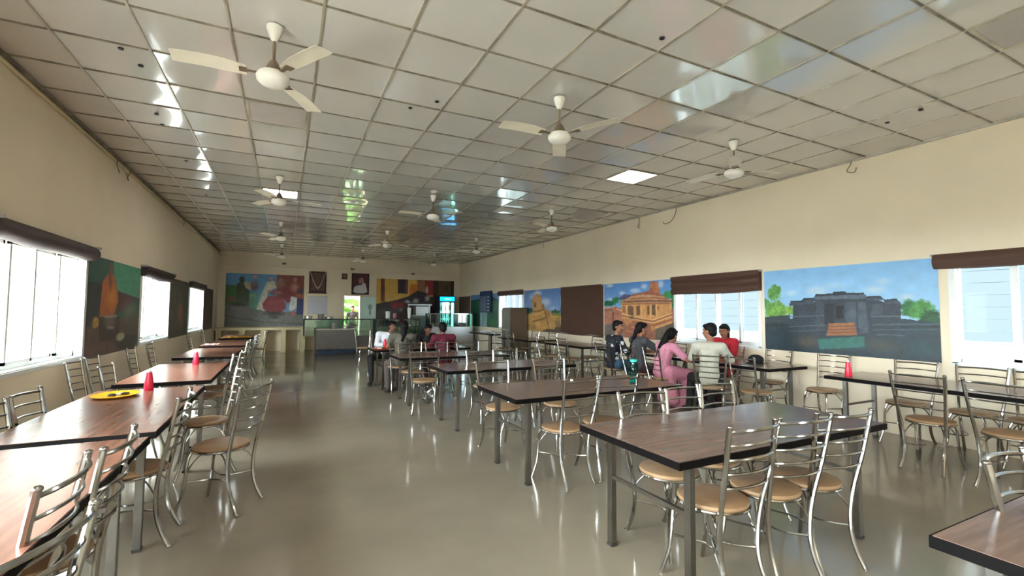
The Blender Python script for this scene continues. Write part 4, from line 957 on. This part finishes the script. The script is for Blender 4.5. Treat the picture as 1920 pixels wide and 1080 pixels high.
# steel cabinet before the window
t = empty('steel_cabinet', (6.46, 12.85, 0)); tag(t, 'tall brown-grey steel cabinet in front of the far right window', 'cabinet')
part('cabinet_body', BX(-.28, .28, -.32, .32, 0.06, 1.58, bev=.008), M('cabinet_brown', (112, 98, 84), 0.32, 0.35, var=0.08), t, smooth=False)
part('cabinet_door', BX(-.30, -.28, -.31, .31, 0.1, 1.56, bev=.004), m_steeld, t, smooth=False); part('cabinet_top', BX(-.3, .29, -.33, .33, 1.58, 1.6), m_dark, t, smooth=False)
part('cabinet_ledge', BX(-.36, -.3, -.3, .3, 0.90, 0.93, bev=.004), m_steel, t, smooth=False); part('cabinet_plinth', BX(-.26, .26, -.3, .3, 0, 0.06), m_dark, t, smooth=False)
# navy board
t = empty('menu_board', (XR-.006, 15.85, 1.84)); tag(t, 'navy board with a column of five white marks over the waterfall mural', 'board')
part('board_body', BX(-.07, 0, -.52, .52, -.4, .4, bev=.004), m_navy, t, smooth=False)
part('board_panel', BX(-.075, -.07, -.12, .5, -.36, .22), M('board_grey', (88, 88, 108), 0.5, var=0.12), t, smooth=False)
bm = bmesh.new()
for k in range(8): box(bm, -.077, -.075, .0+.0, .34, .16-.065*k, .168-.065*k)
part('text_lines', bm, M('board_text', (130, 130, 148), 0.6), t, smooth=False)
for k in range(5): part('white_mark', BX(-.078, -.07, -.36, -.24, .16-.125*k, .195-.125*k, bev=.004), m_white2, t, smooth=False)
# wall pictures
def picture(x, z, w_, h_, fr, label, name='framed_picture', cat='picture'):
    t = empty(name, (x, YB, z)); tag(t, label, cat); f = bmesh.new(); b = fr
    box(f, -w_/2, w_/2, -.04, 0, -h_/2, -h_/2+b); box(f, -w_/2, w_/2, -.04, 0, h_/2-b, h_/2); box(f, -w_/2, -w_/2+b, -.04, 0, -h_/2, h_/2); box(f, w_/2-b, w_/2, -.04, 0, -h_/2, h_/2)
    part('picture_frame', f, m_fr, t, smooth=False); return t
t = picture(2.665, 2.53, .66, .84, .05, 'framed portrait of an elder in a white shawl above the open back door')
part('picture_canvas', BX(-.3, .3, -.02, -.01, -.4, .4), M('portrait_ground', (84, 36, 44), 0.6, var=0.1), t, smooth=False)
bm = bmesh.new(); sphere(bm, (0.03, -.02, .12), (.1, .006, .14), 20); part('painted_face', bm, M('portrait_skin', (176, 130, 118), 0.6, var=0.15, vscale=12), t)
bm = bmesh.new(); sphere(bm, (0, -.02, -.2), (.25, .005, .16), 20); sphere(bm, (.12, -.02, -.08), (.1, .005, .14), 16); sphere(bm, (0, -.02, -.28), (.27, .004, .1), 16); part('painted_shawl', bm, M('portrait_white', (205, 205, 208), 0.6, var=0.05), t)
bm = bmesh.new(); sphere(bm, (.02, -.026, .0), (.045, .003, .035), 12); sphere(bm, (.04, -.026, .1), (.06, .003, .008), 12); part('painted_beard', bm, M('portrait_grey', (96, 70, 72), 0.6), t)
t = picture(2.07, 2.81, .2, .22, .03, 'very small dark framed picture left of the portrait'); part('picture_canvas', BX(-.08, .08, -.02, -.01, -.09, .09), M('small_print', (120, 105, 80), 0.6, var=0.3, vscale=20), t, smooth=False)
t = picture(1.11, 2.56, .60, .80, .06, 'dark framed deity picture with a pale garland draped over it'); part('picture_canvas', BX(-.25, .25, -.02, -.01, -.36, .36), M('deity_print', (104, 76, 66), 0.6, var=0.35, vscale=9), t, smooth=False)
part('picture_shelf', BX(-.33, .33, -.08, 0, -.44, -.40), m_fr, t, smooth=False)
bm = bmesh.new()
for k in range(31):
    u = k/30; x = -.27+.54*u; z = .38-.62*(1-abs(2*u-1)**1.5); sphere(bm, (x, -.05, z), .022, 8)
part('garland', bm, M('garland', (205, 185, 160), 0.8, var=0.3), t)
t = empty('white_board', (1.12, YB, 1.68)); tag(t, 'plain grey-white board below the garlanded picture', 'board'); part('board_panel', BX(-.34, .34, -.02, 0, -.32, .32), M('board_white', (196, 194, 204), 0.4, var=0.03), t, smooth=False)
f = bmesh.new(); box(f, -.36, .36, -.03, 0, .32, .345); box(f, -.36, .36, -.06, 0, -.345, -.32); part('board_rail', f, m_steel, t, smooth=False)
# conduit and brackets
tag(part('wall_conduit', TB([(XL+.05, YB-.015, 3.08), (2.0, YB-.015, 3.06), (6.7, YB-.015, 3.0)], 0.012, 8), m_wall), 'thin cream conduit running across the top of the back wall', 'conduit')
for (x, z) in ((-.05, 3.2), (2.35, 3.1), (4.75, 3.02)):
    tag(part('wall_bracket', BX(x-.07, x+.07, YB-.06, YB, z-.035, z+.035, bev=.01), m_fand, smooth=False), 'small dark bracket %s' % {-.05: 'above the drum mural', 2.35: 'above the portrait', 4.75: 'above the village mural'}[x], 'bracket')
tag(part('right_far_panel', BX(XR-.022, XR-.002, 17.55, 18.85, .9, 2.1), M('taupe_panel', (112, 94, 84), 0.6, var=0.15), smooth=False), 'plain brownish panel in the far right corner beside the fridge', 'panel')
# loose wires and hooks along the ceiling edge
def wire(x, y, pts, label):
    o = part('loose_wire', TB([(x+a, y+b, ZC-.02+c) for a, b, c in pts], 0.006, 6, sub=4), m_fand); tag(o, label, 'wire')
wire(XR-.03, 3.42, [(0, 0, 0), (-.03, .0, -.05), (0, .06, -.12), (-.02, -.04, -.16), (-.01, -.06, -.1)], 'curled wire on the right wall just under the ceiling, nearest one')
wire(XR-.03, 6.5, [(0, 0, 0.0), (0, .02, -.1), (-.02, .1, -.24), (0, .3, -.27), (0, .35, -.22)], 'curled wire on the right wall, middle pair, near one')
wire(XR-.03, 7.55, [(0, 0, .0), (0, .0, -.12), (-.01, .03, -.2), (0, -.02, -.24)], 'short wire hanging on the right wall, middle pair, far one')
wire(XR-.03, 11.6, [(0, 0, 0), (0, .03, -.1), (0, -.02, -.16)], 'small wire on the right wall above the seated stone figure mural')
wire(XL+.03, 7.7, [(0, -.1, 0), (.03, 0, -.06), (0, .1, -.1), (.02, .15, -.2)], 'tangled brown wire at the left ceiling edge, near one')
wire(XL+.03, 8.25, [(0, -.05, .0), (.04, 0, -.05), (0, .03, -.15), (.02, .0, -.2), (0, -.04, -.1)], 'tangled brown wire at the left ceiling edge, second one'); wire(XL+.03, 12.3, [(0, 0, 0), (.02, 0, -.1), (0, .04, -.18)], 'brown wire at the left ceiling edge, far one')
tag(part('wall_cable', TB([(XL+.02, YF+.1, ZC-.06), (XL+.025, 2, ZC-.09), (XL+.02, 7.9, ZC-.07), (XL+.02, 13, ZC-.09), (XL+.02, 18.8, ZC-.08)], 0.014, 8, sub=4), m_pcream), 'cream cable running along the top of the left wall', 'cable')
# small dark holes / spots left in ceiling panels
HL = ['nearest small dark hole in a ceiling panel at upper left', 'second small dark hole in a ceiling panel at upper left', 'third small dark hole on the left of the ceiling, farther in', 'fourth small dark hole on the left of the ceiling, next to the third',
      'tiny dark hole in the left of the ceiling, before the lit panel', 'tiny dark hole low on the left of the ceiling, beyond the lit panel', 'small dark hole in the middle of the ceiling, left of the middle fan', 'faint dark hole left of the middle one', 'small dark hole high in the middle of the ceiling', 'faint dark hole in the ceiling near the right wall', 'faintest dark hole in the ceiling near the right wall']
for (x, y), lb in zip(((-1.22, 4.55), (-1.15, 4.8), (-1.27, 5.93), (-1.28, 6.25), (-1.28, 7.64), (-1.32, 9.77), (1.29, 4.3), (1.09, 4.56), (2.49, 2.51), (5.78, 2.56), (5.71, 2.24)), HL):
    tag(part('ceiling_hole', LT([(0, 0.004), (.02, 0.004), (.02, -.004), (0, -.006)], 10, (x, y, ZC)), m_black), lb, 'hole')
# ------------------------------------------------------------------ people
def hullcap(bm, a, b, r1, r2, seg=10):
    t = bmesh.new(); sphere(t, a, r1, seg); sphere(t, b, r2, seg)
    q = bmesh.ops.convex_hull(t, input=t.verts)
    bad = [g for g in set(q['geom_interior']) | set(q['geom_unused']) if isinstance(g, bmesh.types.BMVert)]
    bmesh.ops.delete(t, geom=bad, context='VERTS')
    me = bpy.data.meshes.new('tmp'); t.to_mesh(me); t.free(); bm.from_mesh(me); bpy.data.meshes.remove(me)
def blob(name, prims, voxel, m, parent, smooth=6, label=None):
    bm = bmesh.new()
    for p in prims:
        if p[0] == 'c': hullcap(bm, p[1], p[2], p[3], p[4])
        else: sphere(bm, p[1], p[2], 14, p[3] if len(p) > 3 else None)
    me = bpy.data.meshes.new(name); bm.to_mesh(me); bm.free()
    o = bpy.data.objects.new('tmp', me); COL.objects.link(o)
    md = o.modifiers.new('r', 'REMESH'); md.mode = 'VOXEL'; md.voxel_size = voxel; md.use_smooth_shade = True
    sm = o.modifiers.new('s', 'SMOOTH'); sm.iterations = smooth; sm.factor = 0.5
    bpy.context.view_layer.update(); dg = bpy.context.evaluated_depsgraph_get()
    nm = bpy.data.meshes.new_from_object(o.evaluated_get(dg)); bpy.data.objects.remove(o, do_unlink=True); bpy.data.meshes.remove(me)
    nm.name = name; nm.materials.clear(); nm.materials.append(m)
    for p in nm.polygons: p.use_smooth = True
    q = bpy.data.objects.new(name, nm); COL.objects.link(q)
    if parent: q.parent = parent
    if label: q['label'] = label
    return q
m_skin = M('skin_brown', (150, 98, 72), 0.5, var=0.06, vscale=14); m_skin2 = M('skin_dark', (118, 76, 58), 0.5, var=0.06, vscale=14)
m_hair = M('black_hair', (13, 11, 11), 0.6, spec=0.2, var=0.4, vscale=30, stretch=(1, 1, 0.2)); m_eye = M('eye_dark', (26, 18, 16), 0.25); m_eyew = M('eye_white', (215, 208, 200), 0.35); m_lip = M('lips', (128, 66, 60), 0.5, var=0.05)
V = Vector
def person(name_label, loc, rz, J, wear, head=(0, 0), hair='short', skin=None, scale=1.0, standing=False):
    """J overrides the seated skeleton (metres, seat centre at origin, facing +Y); head = (turn left deg, nod down deg)"""
    sk = skin or m_skin
    D = dict(pel=(0, .0, .57), wai=(0, -.02, .72), che=(0, .0, .92), nec=(0, .025, 1.06), hea=(0, .05, 1.20), shL=(-.165, .0, 1.0), shR=(.165, .0, 1.0),
             elL=(-.22, .14, .80), elR=(.22, .14, .80), haL=(-.13, .36, .80), haR=(.13, .36, .80), hiL=(-.09, .03, .55), hiR=(.09, .03, .55),
             knL=(-.12, .43, .52), knR=(.12, .43, .52), anL=(-.12, .42, .09), anR=(.12, .42, .09), ftL=(-.13, .56, .04), ftR=(.13, .56, .04))
    D.update(J); D = {k: V(v) for k, v in D.items()}
    root = empty('person', loc, rz); root.scale = (scale,)*3; tag(root, name_label, 'person')
    Rh = Euler((-R(head[1]), 0, R(head[0])), 'XYZ').to_matrix()
    def H(x, y, z): return D['hea']+Rh @ V((x, y, z))
    P = []
    P += [('c', D['pel'], D['wai'], .115, .1), ('c', D['wai'], D['che'], .10, .115), ('c', D['shL'], D['shR'], .052, .052), ('c', D['che'], (D['shL']*.7+D['shR']*.3), .1, .055), ('c', D['che'], (D['shR']*.7+D['shL']*.3), .1, .055),
          ('c', D['nec']-V((0, 0, .05)), H(0, -.012, -.05), .05, .044), ('c', D['hiL'], D['hiR'], .09, .09)]
    P += [('e', H(0, -.012, .025), (.073, .09, .088), Rh), ('e', H(0, .02, -.03), (.058, .066, .075), Rh), ('e', H(0, .05, -.078), (.026, .026, .022), Rh),
          ('c', H(0, .082, .012), H(0, .1, -.022), .008, .0125), ('e', H(-.075, -.005, -.005), (.010, .02, .03), Rh), ('e', H(.075, -.005, -.005), (.010, .02, .03), Rh), ('e', H(0, .066, .034), (.05, .018, .012), Rh)]
    for s in 'LR':
        sh, el, ha = D['sh'+s], D['el'+s], D['ha'+s]
        P += [('c', sh, el, .047, .038), ('c', el, ha, .037, .025)]
        d = (ha-el).normalized(); side = d.cross(V((0, 0, 1)));
        side = side.normalized() if side.length > .1 else V((1, 0, 0)); nrm = side.cross(d); inn = side*(1 if s == 'L' else -1)
        pc = ha+d*.045; P += [('c', ha, pc+side*.012, .024, .022), ('c', ha, pc-side*.012, .024, .022), ('c', pc-side*.024+d*.02, pc+side*.024+d*.02, .014, .014)]
        for k, ln in enumerate((.062, .074, .070, .056)):
            b0 = pc+inn*(.027-.018*k)+d*.028; b1 = b0+d*ln*.5-nrm*.010; b2 = b1+d*ln*.28-nrm*.024
            P += [('c', b0, b1, .0092, .0085), ('c', b1, b2, .0085, .0072)]
        th0 = ha+inn*.022+d*.018; th1 = th0+inn*.026+d*.028-nrm*.006; P += [('c', th0, th1, .012, .0105), ('c', th1, th1+d*.028-nrm*.006, .010, .008)]
        hi, kn, an, ft = D['hi'+s], D['kn'+s], D['an'+s], D['ft'+s]
        P += [('c', hi, kn, .08, .055), ('c', kn, kn*.5+an*.5, .052, .048), ('c', kn*.5+an*.5, an, .046, .034), ('c', an-V((0, 0, .03)), ft, .036, .028)]
    blob('body', P, 0.0072, sk, root, 5)
    # face pieces
    bm = bmesh.new()
    for s in (-1, 1): sphere(bm, H(s*.03, .0725, .012), (.0115, .0065, .0055), 10, Rh)
    ew = part('eyes', bm, m_eyew, root); bm = bmesh.new()
    for s in (-1, 1): sphere(bm, H(s*.03, .0775, .012), (.0058, .0035, .0052), 8, Rh)
    part('iris', bm, m_eye, ew)
    bm = bmesh.new()
    for s in (-1, 1): tube(bm, [H(s*.013, .088, .033), H(s*.03, .085, .038), H(s*.05, .07, .033)], .0042, 6)
    part('eyebrows', bm, m_hair, root)
    bm = bmesh.new(); sphere(bm, H(0, .083, -.05), (.024, .008, .0065), 10, Rh); part('lips', bm, m_lip, root)
    # hair
    hp = [('e', H(0, -.026, .042), (.083, .09, .087), Rh), ('e', H(0, .03, .082), (.062, .052, .034), Rh), ('e', H(0, -.05, -.01), (.07, .058, .07), Rh)]
    if hair in ('braid', 'pony', 'long'):
        hp += [('e', H(0, -.045, .02), (.084, .08, .088), Rh)]
        b = H(0, -.1, -.03)
        if hair == 'braid': hp += [('c', H(0, -.095, -.02), D['nec']+V((-.03, -.11, -.04)), .036, .032), ('c', D['nec']+V((-.03, -.11, -.04)), D['che']+V((-.05, -.15, -.1)), .032, .022), ('c', D['che']+V((-.05, -.15, -.1)), D['wai']+V((-.05, -.14, .02)), .022, .012)]
        if hair == 'pony': hp += [('e', H(0, -.115, .03), (.036, .036, .036)), ('c', H(0, -.12, .0), D['nec']+V((-.02, -.13, -.06)), .045, .06), ('c', D['nec']+V((-.02, -.13, -.06)), D['che']+V((-.03, -.14, -.12)), .06, .035)]
        if hair == 'long': hp += [('c', H(0, -.06, -.02), D['nec']+V((0, -.06, -.03)), .07, .06), ('c', D['nec']+V((0, -.06, -.03)), D['che']+V((0, -.12, .02)), .055, .03)]
    blob('hair', hp, 0.008, m_hair, root, 3)
    # clothes
    def sleeve(frac, r=.014):
        o = []
        for s in 'LR':
            sh, el, ha = D['sh'+s], D['el'+s], D['ha'+s]
            if frac <= 1: o.append(('c', sh, sh.lerp(el, frac), .052+r, .044+r))
            else: o += [('c', sh, el, .05+r, .04+r), ('c', el, el.lerp(ha, frac-1), .04+r, .026+r)]
        return o
    for c in wear:
        k = c[0]
        if k == 'top':
            _, nm, mt, sl, low, lb = c; rr = .018
            T = [('c', D['wai'], D['che'], .108+rr, .118+rr), ('c', D['shL'], D['shR'], .055+rr, .055+rr), ('c', D['che'], D['shL']*.7+D['shR']*.3, .104+rr, .055+rr), ('c', D['che'], D['shR']*.7+D['shL']*.3, .104+rr, .055+rr), ('c', D['pel'], D['wai'], .125+rr, .108+rr), ('c', D['nec']-V((0, 0, .06)), D['nec']-V((0, 0, .035)), .062, .058)]+sleeve(sl)
            if low: T += [('c', D['hiL'], D['hiL'].lerp(D['knL'], low), .1, .09), ('c', D['hiR'], D['hiR'].lerp(D['knR'], low), .1, .09)]
            blob(nm, T, 0.011, mt, root, 4, lb)
        if k == 'legs':
            _, nm, mt, lb = c; T = [('c', D['hiL'], D['hiR'], .105, .105)]
            for s in 'LR': hi, kn, an = D['hi'+s], D['kn'+s], D['an'+s]; T += [('c', hi, kn, .098, .073), ('c', kn, kn*.5+an*.5, .07, .062), ('c', kn*.5+an*.5, an, .062, .05)]
            blob(nm, T, 0.011, mt, root, 4, lb)
        if k == 'skirt':
            _, nm, mt, lb = c; T = [('c', D['hiL'], D['hiR'], .12, .12), ('c', D['hiL'], D['knL'], .12, .1), ('c', D['hiR'], D['knR'], .12, .1), ('c', D['knL'], D['knR'], .09, .09)]
            for s in 'LR': T += [('c', D['kn'+s], D['an'+s]+V((0, 0, .02)), .095, .12), ('c', D['hi'+s], D['an'+s]+V((0, -.16, .05)), .1, .09)]
            T += [('c', D['anL'], D['anR'], .1, .1)]
            blob(nm, T, 0.012, mt, root, 5, lb)
        if k == 'shoes':
            for s in 'LR':
                an, ft = D['an'+s], D['ft'+s]
                blob('shoe', [('c', an-V((0, .02, .045)), ft, .043, .036), ('e', ft+V((0, .0, -.008)), (.042, .05, .03))], 0.010, c[1], root, 2)
        if k == 'collar':
            bm = bmesh.new(); nn = D['nec']-V((0, 0, .012)); tube(bm, [nn+V((.062*math.cos(a), .058*math.sin(a), .01*math.sin(a))) for a in [2*PI*q/18 for q in range(18)]], .016, 8, True); part('collar', bm, c[1], root, label=c[2])
    return root
cl = lambda n, c, **k: M(n, c, 0.75, bump=.12, bscale=30, **k)
m_wshirt = cl('white_shirt', (228, 230, 238), var=.03); m_tee = M('pale_tee', (184, 180, 165), 0.85, var=0.10, vscale=22, stretch=(5, 5, .4), bump=0.15, bscale=14)
m_blackc = cl('black_trousers', (26, 24, 26), var=.2); m_pink = M('pink_dress', (204, 132, 154), 0.8, var=.16, vscale=40, bump=.12, bscale=30); m_jeans = cl('blue_jeans', (58, 88, 112), var=.15)
m_grey = cl('charcoal_top', (66, 66, 70), var=.1); m_olive = cl('olive_top', (98, 94, 82), var=.15); m_maroon = cl('maroon_jersey', (98, 16, 40), var=.08); m_brownp = cl('brown_grey_trousers', (84, 74, 68), var=.15)
m_red2 = cl('red_kurta', (190, 30, 50), var=.1); m_shoe = M('dark_shoe', (46, 38, 32), 0.5, var=.1); m_darkm = cl('dark_maroon_trousers', (54, 26, 34), var=.1)
# floral shirt: pale blotches on navy
m_flor = bpy.data.materials.new('floral_shirt'); m_flor.use_nodes = True; n_ = m_flor.node_tree; b_ = n_.nodes['Principled BSDF']; b_.inputs['Roughness'].default_value = .75
t_ = n_.nodes.new('ShaderNodeTexCoord'); v_ = n_.nodes.new('ShaderNodeTexVoronoi'); v_.inputs['Scale'].default_value = 9; z_ = n_.nodes.new('ShaderNodeTexNoise'); z_.inputs['Scale'].default_value = 22
a_ = n_.nodes.new('ShaderNodeMath'); a_.operation = 'MULTIPLY_ADD'; a_.inputs[1].default_value = .35; r_ = n_.nodes.new('ShaderNodeMapRange'); r_.inputs['From Min'].default_value = .47; r_.inputs['From Max'].default_value = .53
x_ = n_.nodes.new('ShaderNodeMix'); x_.data_type = 'RGBA'; x_.inputs['A'].default_value = lin((208, 210, 214)); x_.inputs['B'].default_value = lin((24, 26, 40))
for p, q in ((t_.outputs['Object'], v_.inputs['Vector']), (t_.outputs['Object'], z_.inputs['Vector']), (z_.outputs['Fac'], a_.inputs[0]), (v_.outputs['Distance'], a_.inputs[2]), (a_.outputs[0], r_.inputs['Value']), (r_.outputs[0], x_.inputs['Factor']), (x_.outputs['Result'], b_.inputs['Base Color'])): n_.links.new(p, q)

# group by the right wall, sitting on chairs that face right (+X)
person('person in a navy shirt with pale flowers and blue jeans, looking back at the viewer', (5.36, 6.68, 0), R(-92),
       dict(che=(.04, -.02, .92), nec=(.06, .02, 1.07), hea=(.10, .04, 1.21), shL=(-.13, .0, 1.0), shR=(.21, -.02, 1.0), elR=(.27, .1, .76), haR=(.12, .3, .78), haL=(-.05, .33, .79)),
       [('top', 'shirt', m_flor, 1.6, 0.12, None), ('legs', 'jeans', m_jeans, None), ('shoes', m_shoe)], head=(-62, 4), hair='short', skin=m_skin)
person('person in a charcoal top with a long braid, turned to the right wall', (5.38, 6.03, 0), R(-95),
       dict(hea=(.0, .07, 1.19), haR=(.13, .5, 1.06), elR=(.2, .34, .80), haL=(-.1, .45, .8), elL=(-.22, .2, .8)),
       [('top', 'top', m_grey, 0.9, 0.3, None), ('legs', 'trousers', m_darkm, None), ('shoes', m_shoe)], head=(-18, 6), hair='braid', skin=m_skin)
person('person in a long pink dress with a black ponytail, arm on the table', (5.32, 5.42, 0), R(-92),
       dict(che=(.02, .04, .89), nec=(.03, .1, 1.0), hea=(.04, .16, 1.11), shL=(-.13, .06, .95), shR=(.19, .05, .94), elR=(.30, .20, .76), haR=(.42, .42, .79), haL=(-.05, .42, .79), knL=(-.1, .4, .52), knR=(.16, .38, .5), anR=(.18, .2, .1), anL=(-.05, .2, .1), ftR=(.2, .33, .05), ftL=(-.05, .33, .05)),
       [('top', 'dress_top', m_pink, 0.75, 0.3, None), ('skirt', 'dress_skirt', m_pink, None)], head=(8, 18), hair='pony', skin=m_skin)
person('person in a pale T-shirt and black trousers seen from behind, head turned left', (5.34, 4.56, 0), R(-58),
       dict(che=(.0, .03, .92), nec=(.0, .06, 1.07), hea=(-.01, .10, 1.21), elL=(-.27, .15, .80), haL=(-.25, .42, .79), elR=(.27, .16, .79), haR=(.12, .36, .79), knL=(-.30, .36, .52), anL=(-.34, .36, .09), ftL=(-.44, .44, .05), knR=(-.02, .42, .52), anR=(-.06, .36, .09), ftR=(-.1, .5, .05)),
       [('top', 'tshirt', m_tee, 0.85, 0.12, None), ('legs', 'trousers', m_blackc, None), ('shoes', m_shoe)], head=(72, 6), hair='short', skin=m_skin, scale=1.0)
person('person in red across the table, mostly hidden behind the pale T-shirt', (6.56, 5.28, 0), R(98),
       dict(hea=(-.02, .06, 1.17), haL=(-.12, .34, .8)),
       [('top', 'kurta', m_red2, 0.9, 0.5, None), ('legs', 'trousers', m_darkm, None), ('shoes', m_shoe)], head=(10, 12), hair='long', skin=m_skin)
# group in the middle distance
person('person in a white shirt and black trousers, smiling, leaning over the orange tray', (1.88, 9.93, 0), R(180),
       dict(che=(-.05, .06, .89), nec=(-.12, .12, 1.02), hea=(-.16, .17, 1.15), shL=(-.24, .08, .95), shR=(.09, .06, .98), elR=(.16, .2, .78), haR=(.04, .4, .79), elL=(-.36, .26, .82), haL=(-.38, .42, 1.0), knR=(.30, .34, .53), anR=(.28, .38, .09), ftR=(.34, .5, .04)),
       [('top', 'shirt', m_wshirt, 1.8, 0.1, None), ('legs', 'trousers', m_blackc, None), ('shoes', m_shoe)], head=(28, 6), hair='short', skin=m_skin2)
person('person in an olive top with long dark hair, back to the viewer, one arm raised', (1.95, 8.50, 0), R(-8),
       dict(hea=(.05, .06, 1.17), nec=(.03, .03, 1.05), elR=(.25, .2, .86), haR=(.07, .34, 1.08), elL=(-.24, .12, .82), haL=(-.12, .34, .79), knL=(-.24, .16, .5), anL=(-.23, .0, .09), ftL=(-.27, .12, .04), knR=(-.06, .32, .52), anR=(-.1, .1, .09), ftR=(-.12, .22, .04)),
       [('top', 'top', m_olive, 0.5, 0.3, None), ('legs', 'trousers', m_brownp, None), ('shoes', m_shoe)], head=(-12, 5), hair='long', skin=m_skin)
person('person in a black top facing the viewer, looking down at the table', (2.80, 9.95, 0), R(183),
       dict(che=(0, .08, .86), nec=(.0, .16, .98), hea=(.01, .22, 1.08), shL=(-.165, .1, .93), shR=(.165, .1, .93), haL=(-.08, .42, .79), haR=(.1, .42, .79)),
       [('top', 'top', m_blackc, 1.2, 0.1, None), ('legs', 'trousers', m_darkm, None), ('shoes', m_shoe)], head=(14, 22), hair='short', skin=m_skin2)
person('person in a maroon jersey with a white collar, back to the viewer', (2.76, 8.52, 0), R(0),
       dict(hea=(.0, .09, 1.14), nec=(0, .05, 1.03), che=(0, .03, .9), shL=(-.18, .0, .97), shR=(.18, .0, .97)),
       [('top', 'jersey', m_maroon, 1.7, 0.15, None), ('legs', 'trousers', m_darkm, None), ('shoes', m_shoe), ('collar', m_white2, 'white collar')], head=(5, 12), hair='short', skin=m_skin2)
person('person standing dark in the open back doorway', (2.52, 19.9, 0.0), R(180),
       dict(pel=(0, 0, .95), wai=(0, 0, 1.08), che=(0, 0, 1.28), nec=(0, 0, 1.43), hea=(0, .02, 1.56), shL=(-.17, 0, 1.37), shR=(.17, 0, 1.37), elL=(-.24, .02, 1.1), elR=(.24, .02, 1.1), haL=(-.22, .1, .88), haR=(.22, .1, .88), hiL=(-.09, 0, .92), hiR=(.09, 0, .92), knL=(-.1, .02, .5), knR=(.1, .02, .5), anL=(-.1, 0, .09), anR=(.1, 0, .09), ftL=(-.11, .13, .04), ftR=(.11, .13, .04)),
       [('top', 'top', m_blackc, 1.6, 0.2, None), ('legs', 'trousers', m_darkm, None), ('shoes', m_shoe)], head=(0, 0), hair='short', skin=m_skin2)
tag(part('outdoor_post', BX(2.19, 2.25, 20.4, 20.46, -.45, 2.5), m_dark, smooth=False), 'thin dark post outside the open back door', 'post')
struct(part('floor', BX(1.2, 3.6, YB+WT, 21.2, -.4, 0.0), m_pcream, smooth=False))
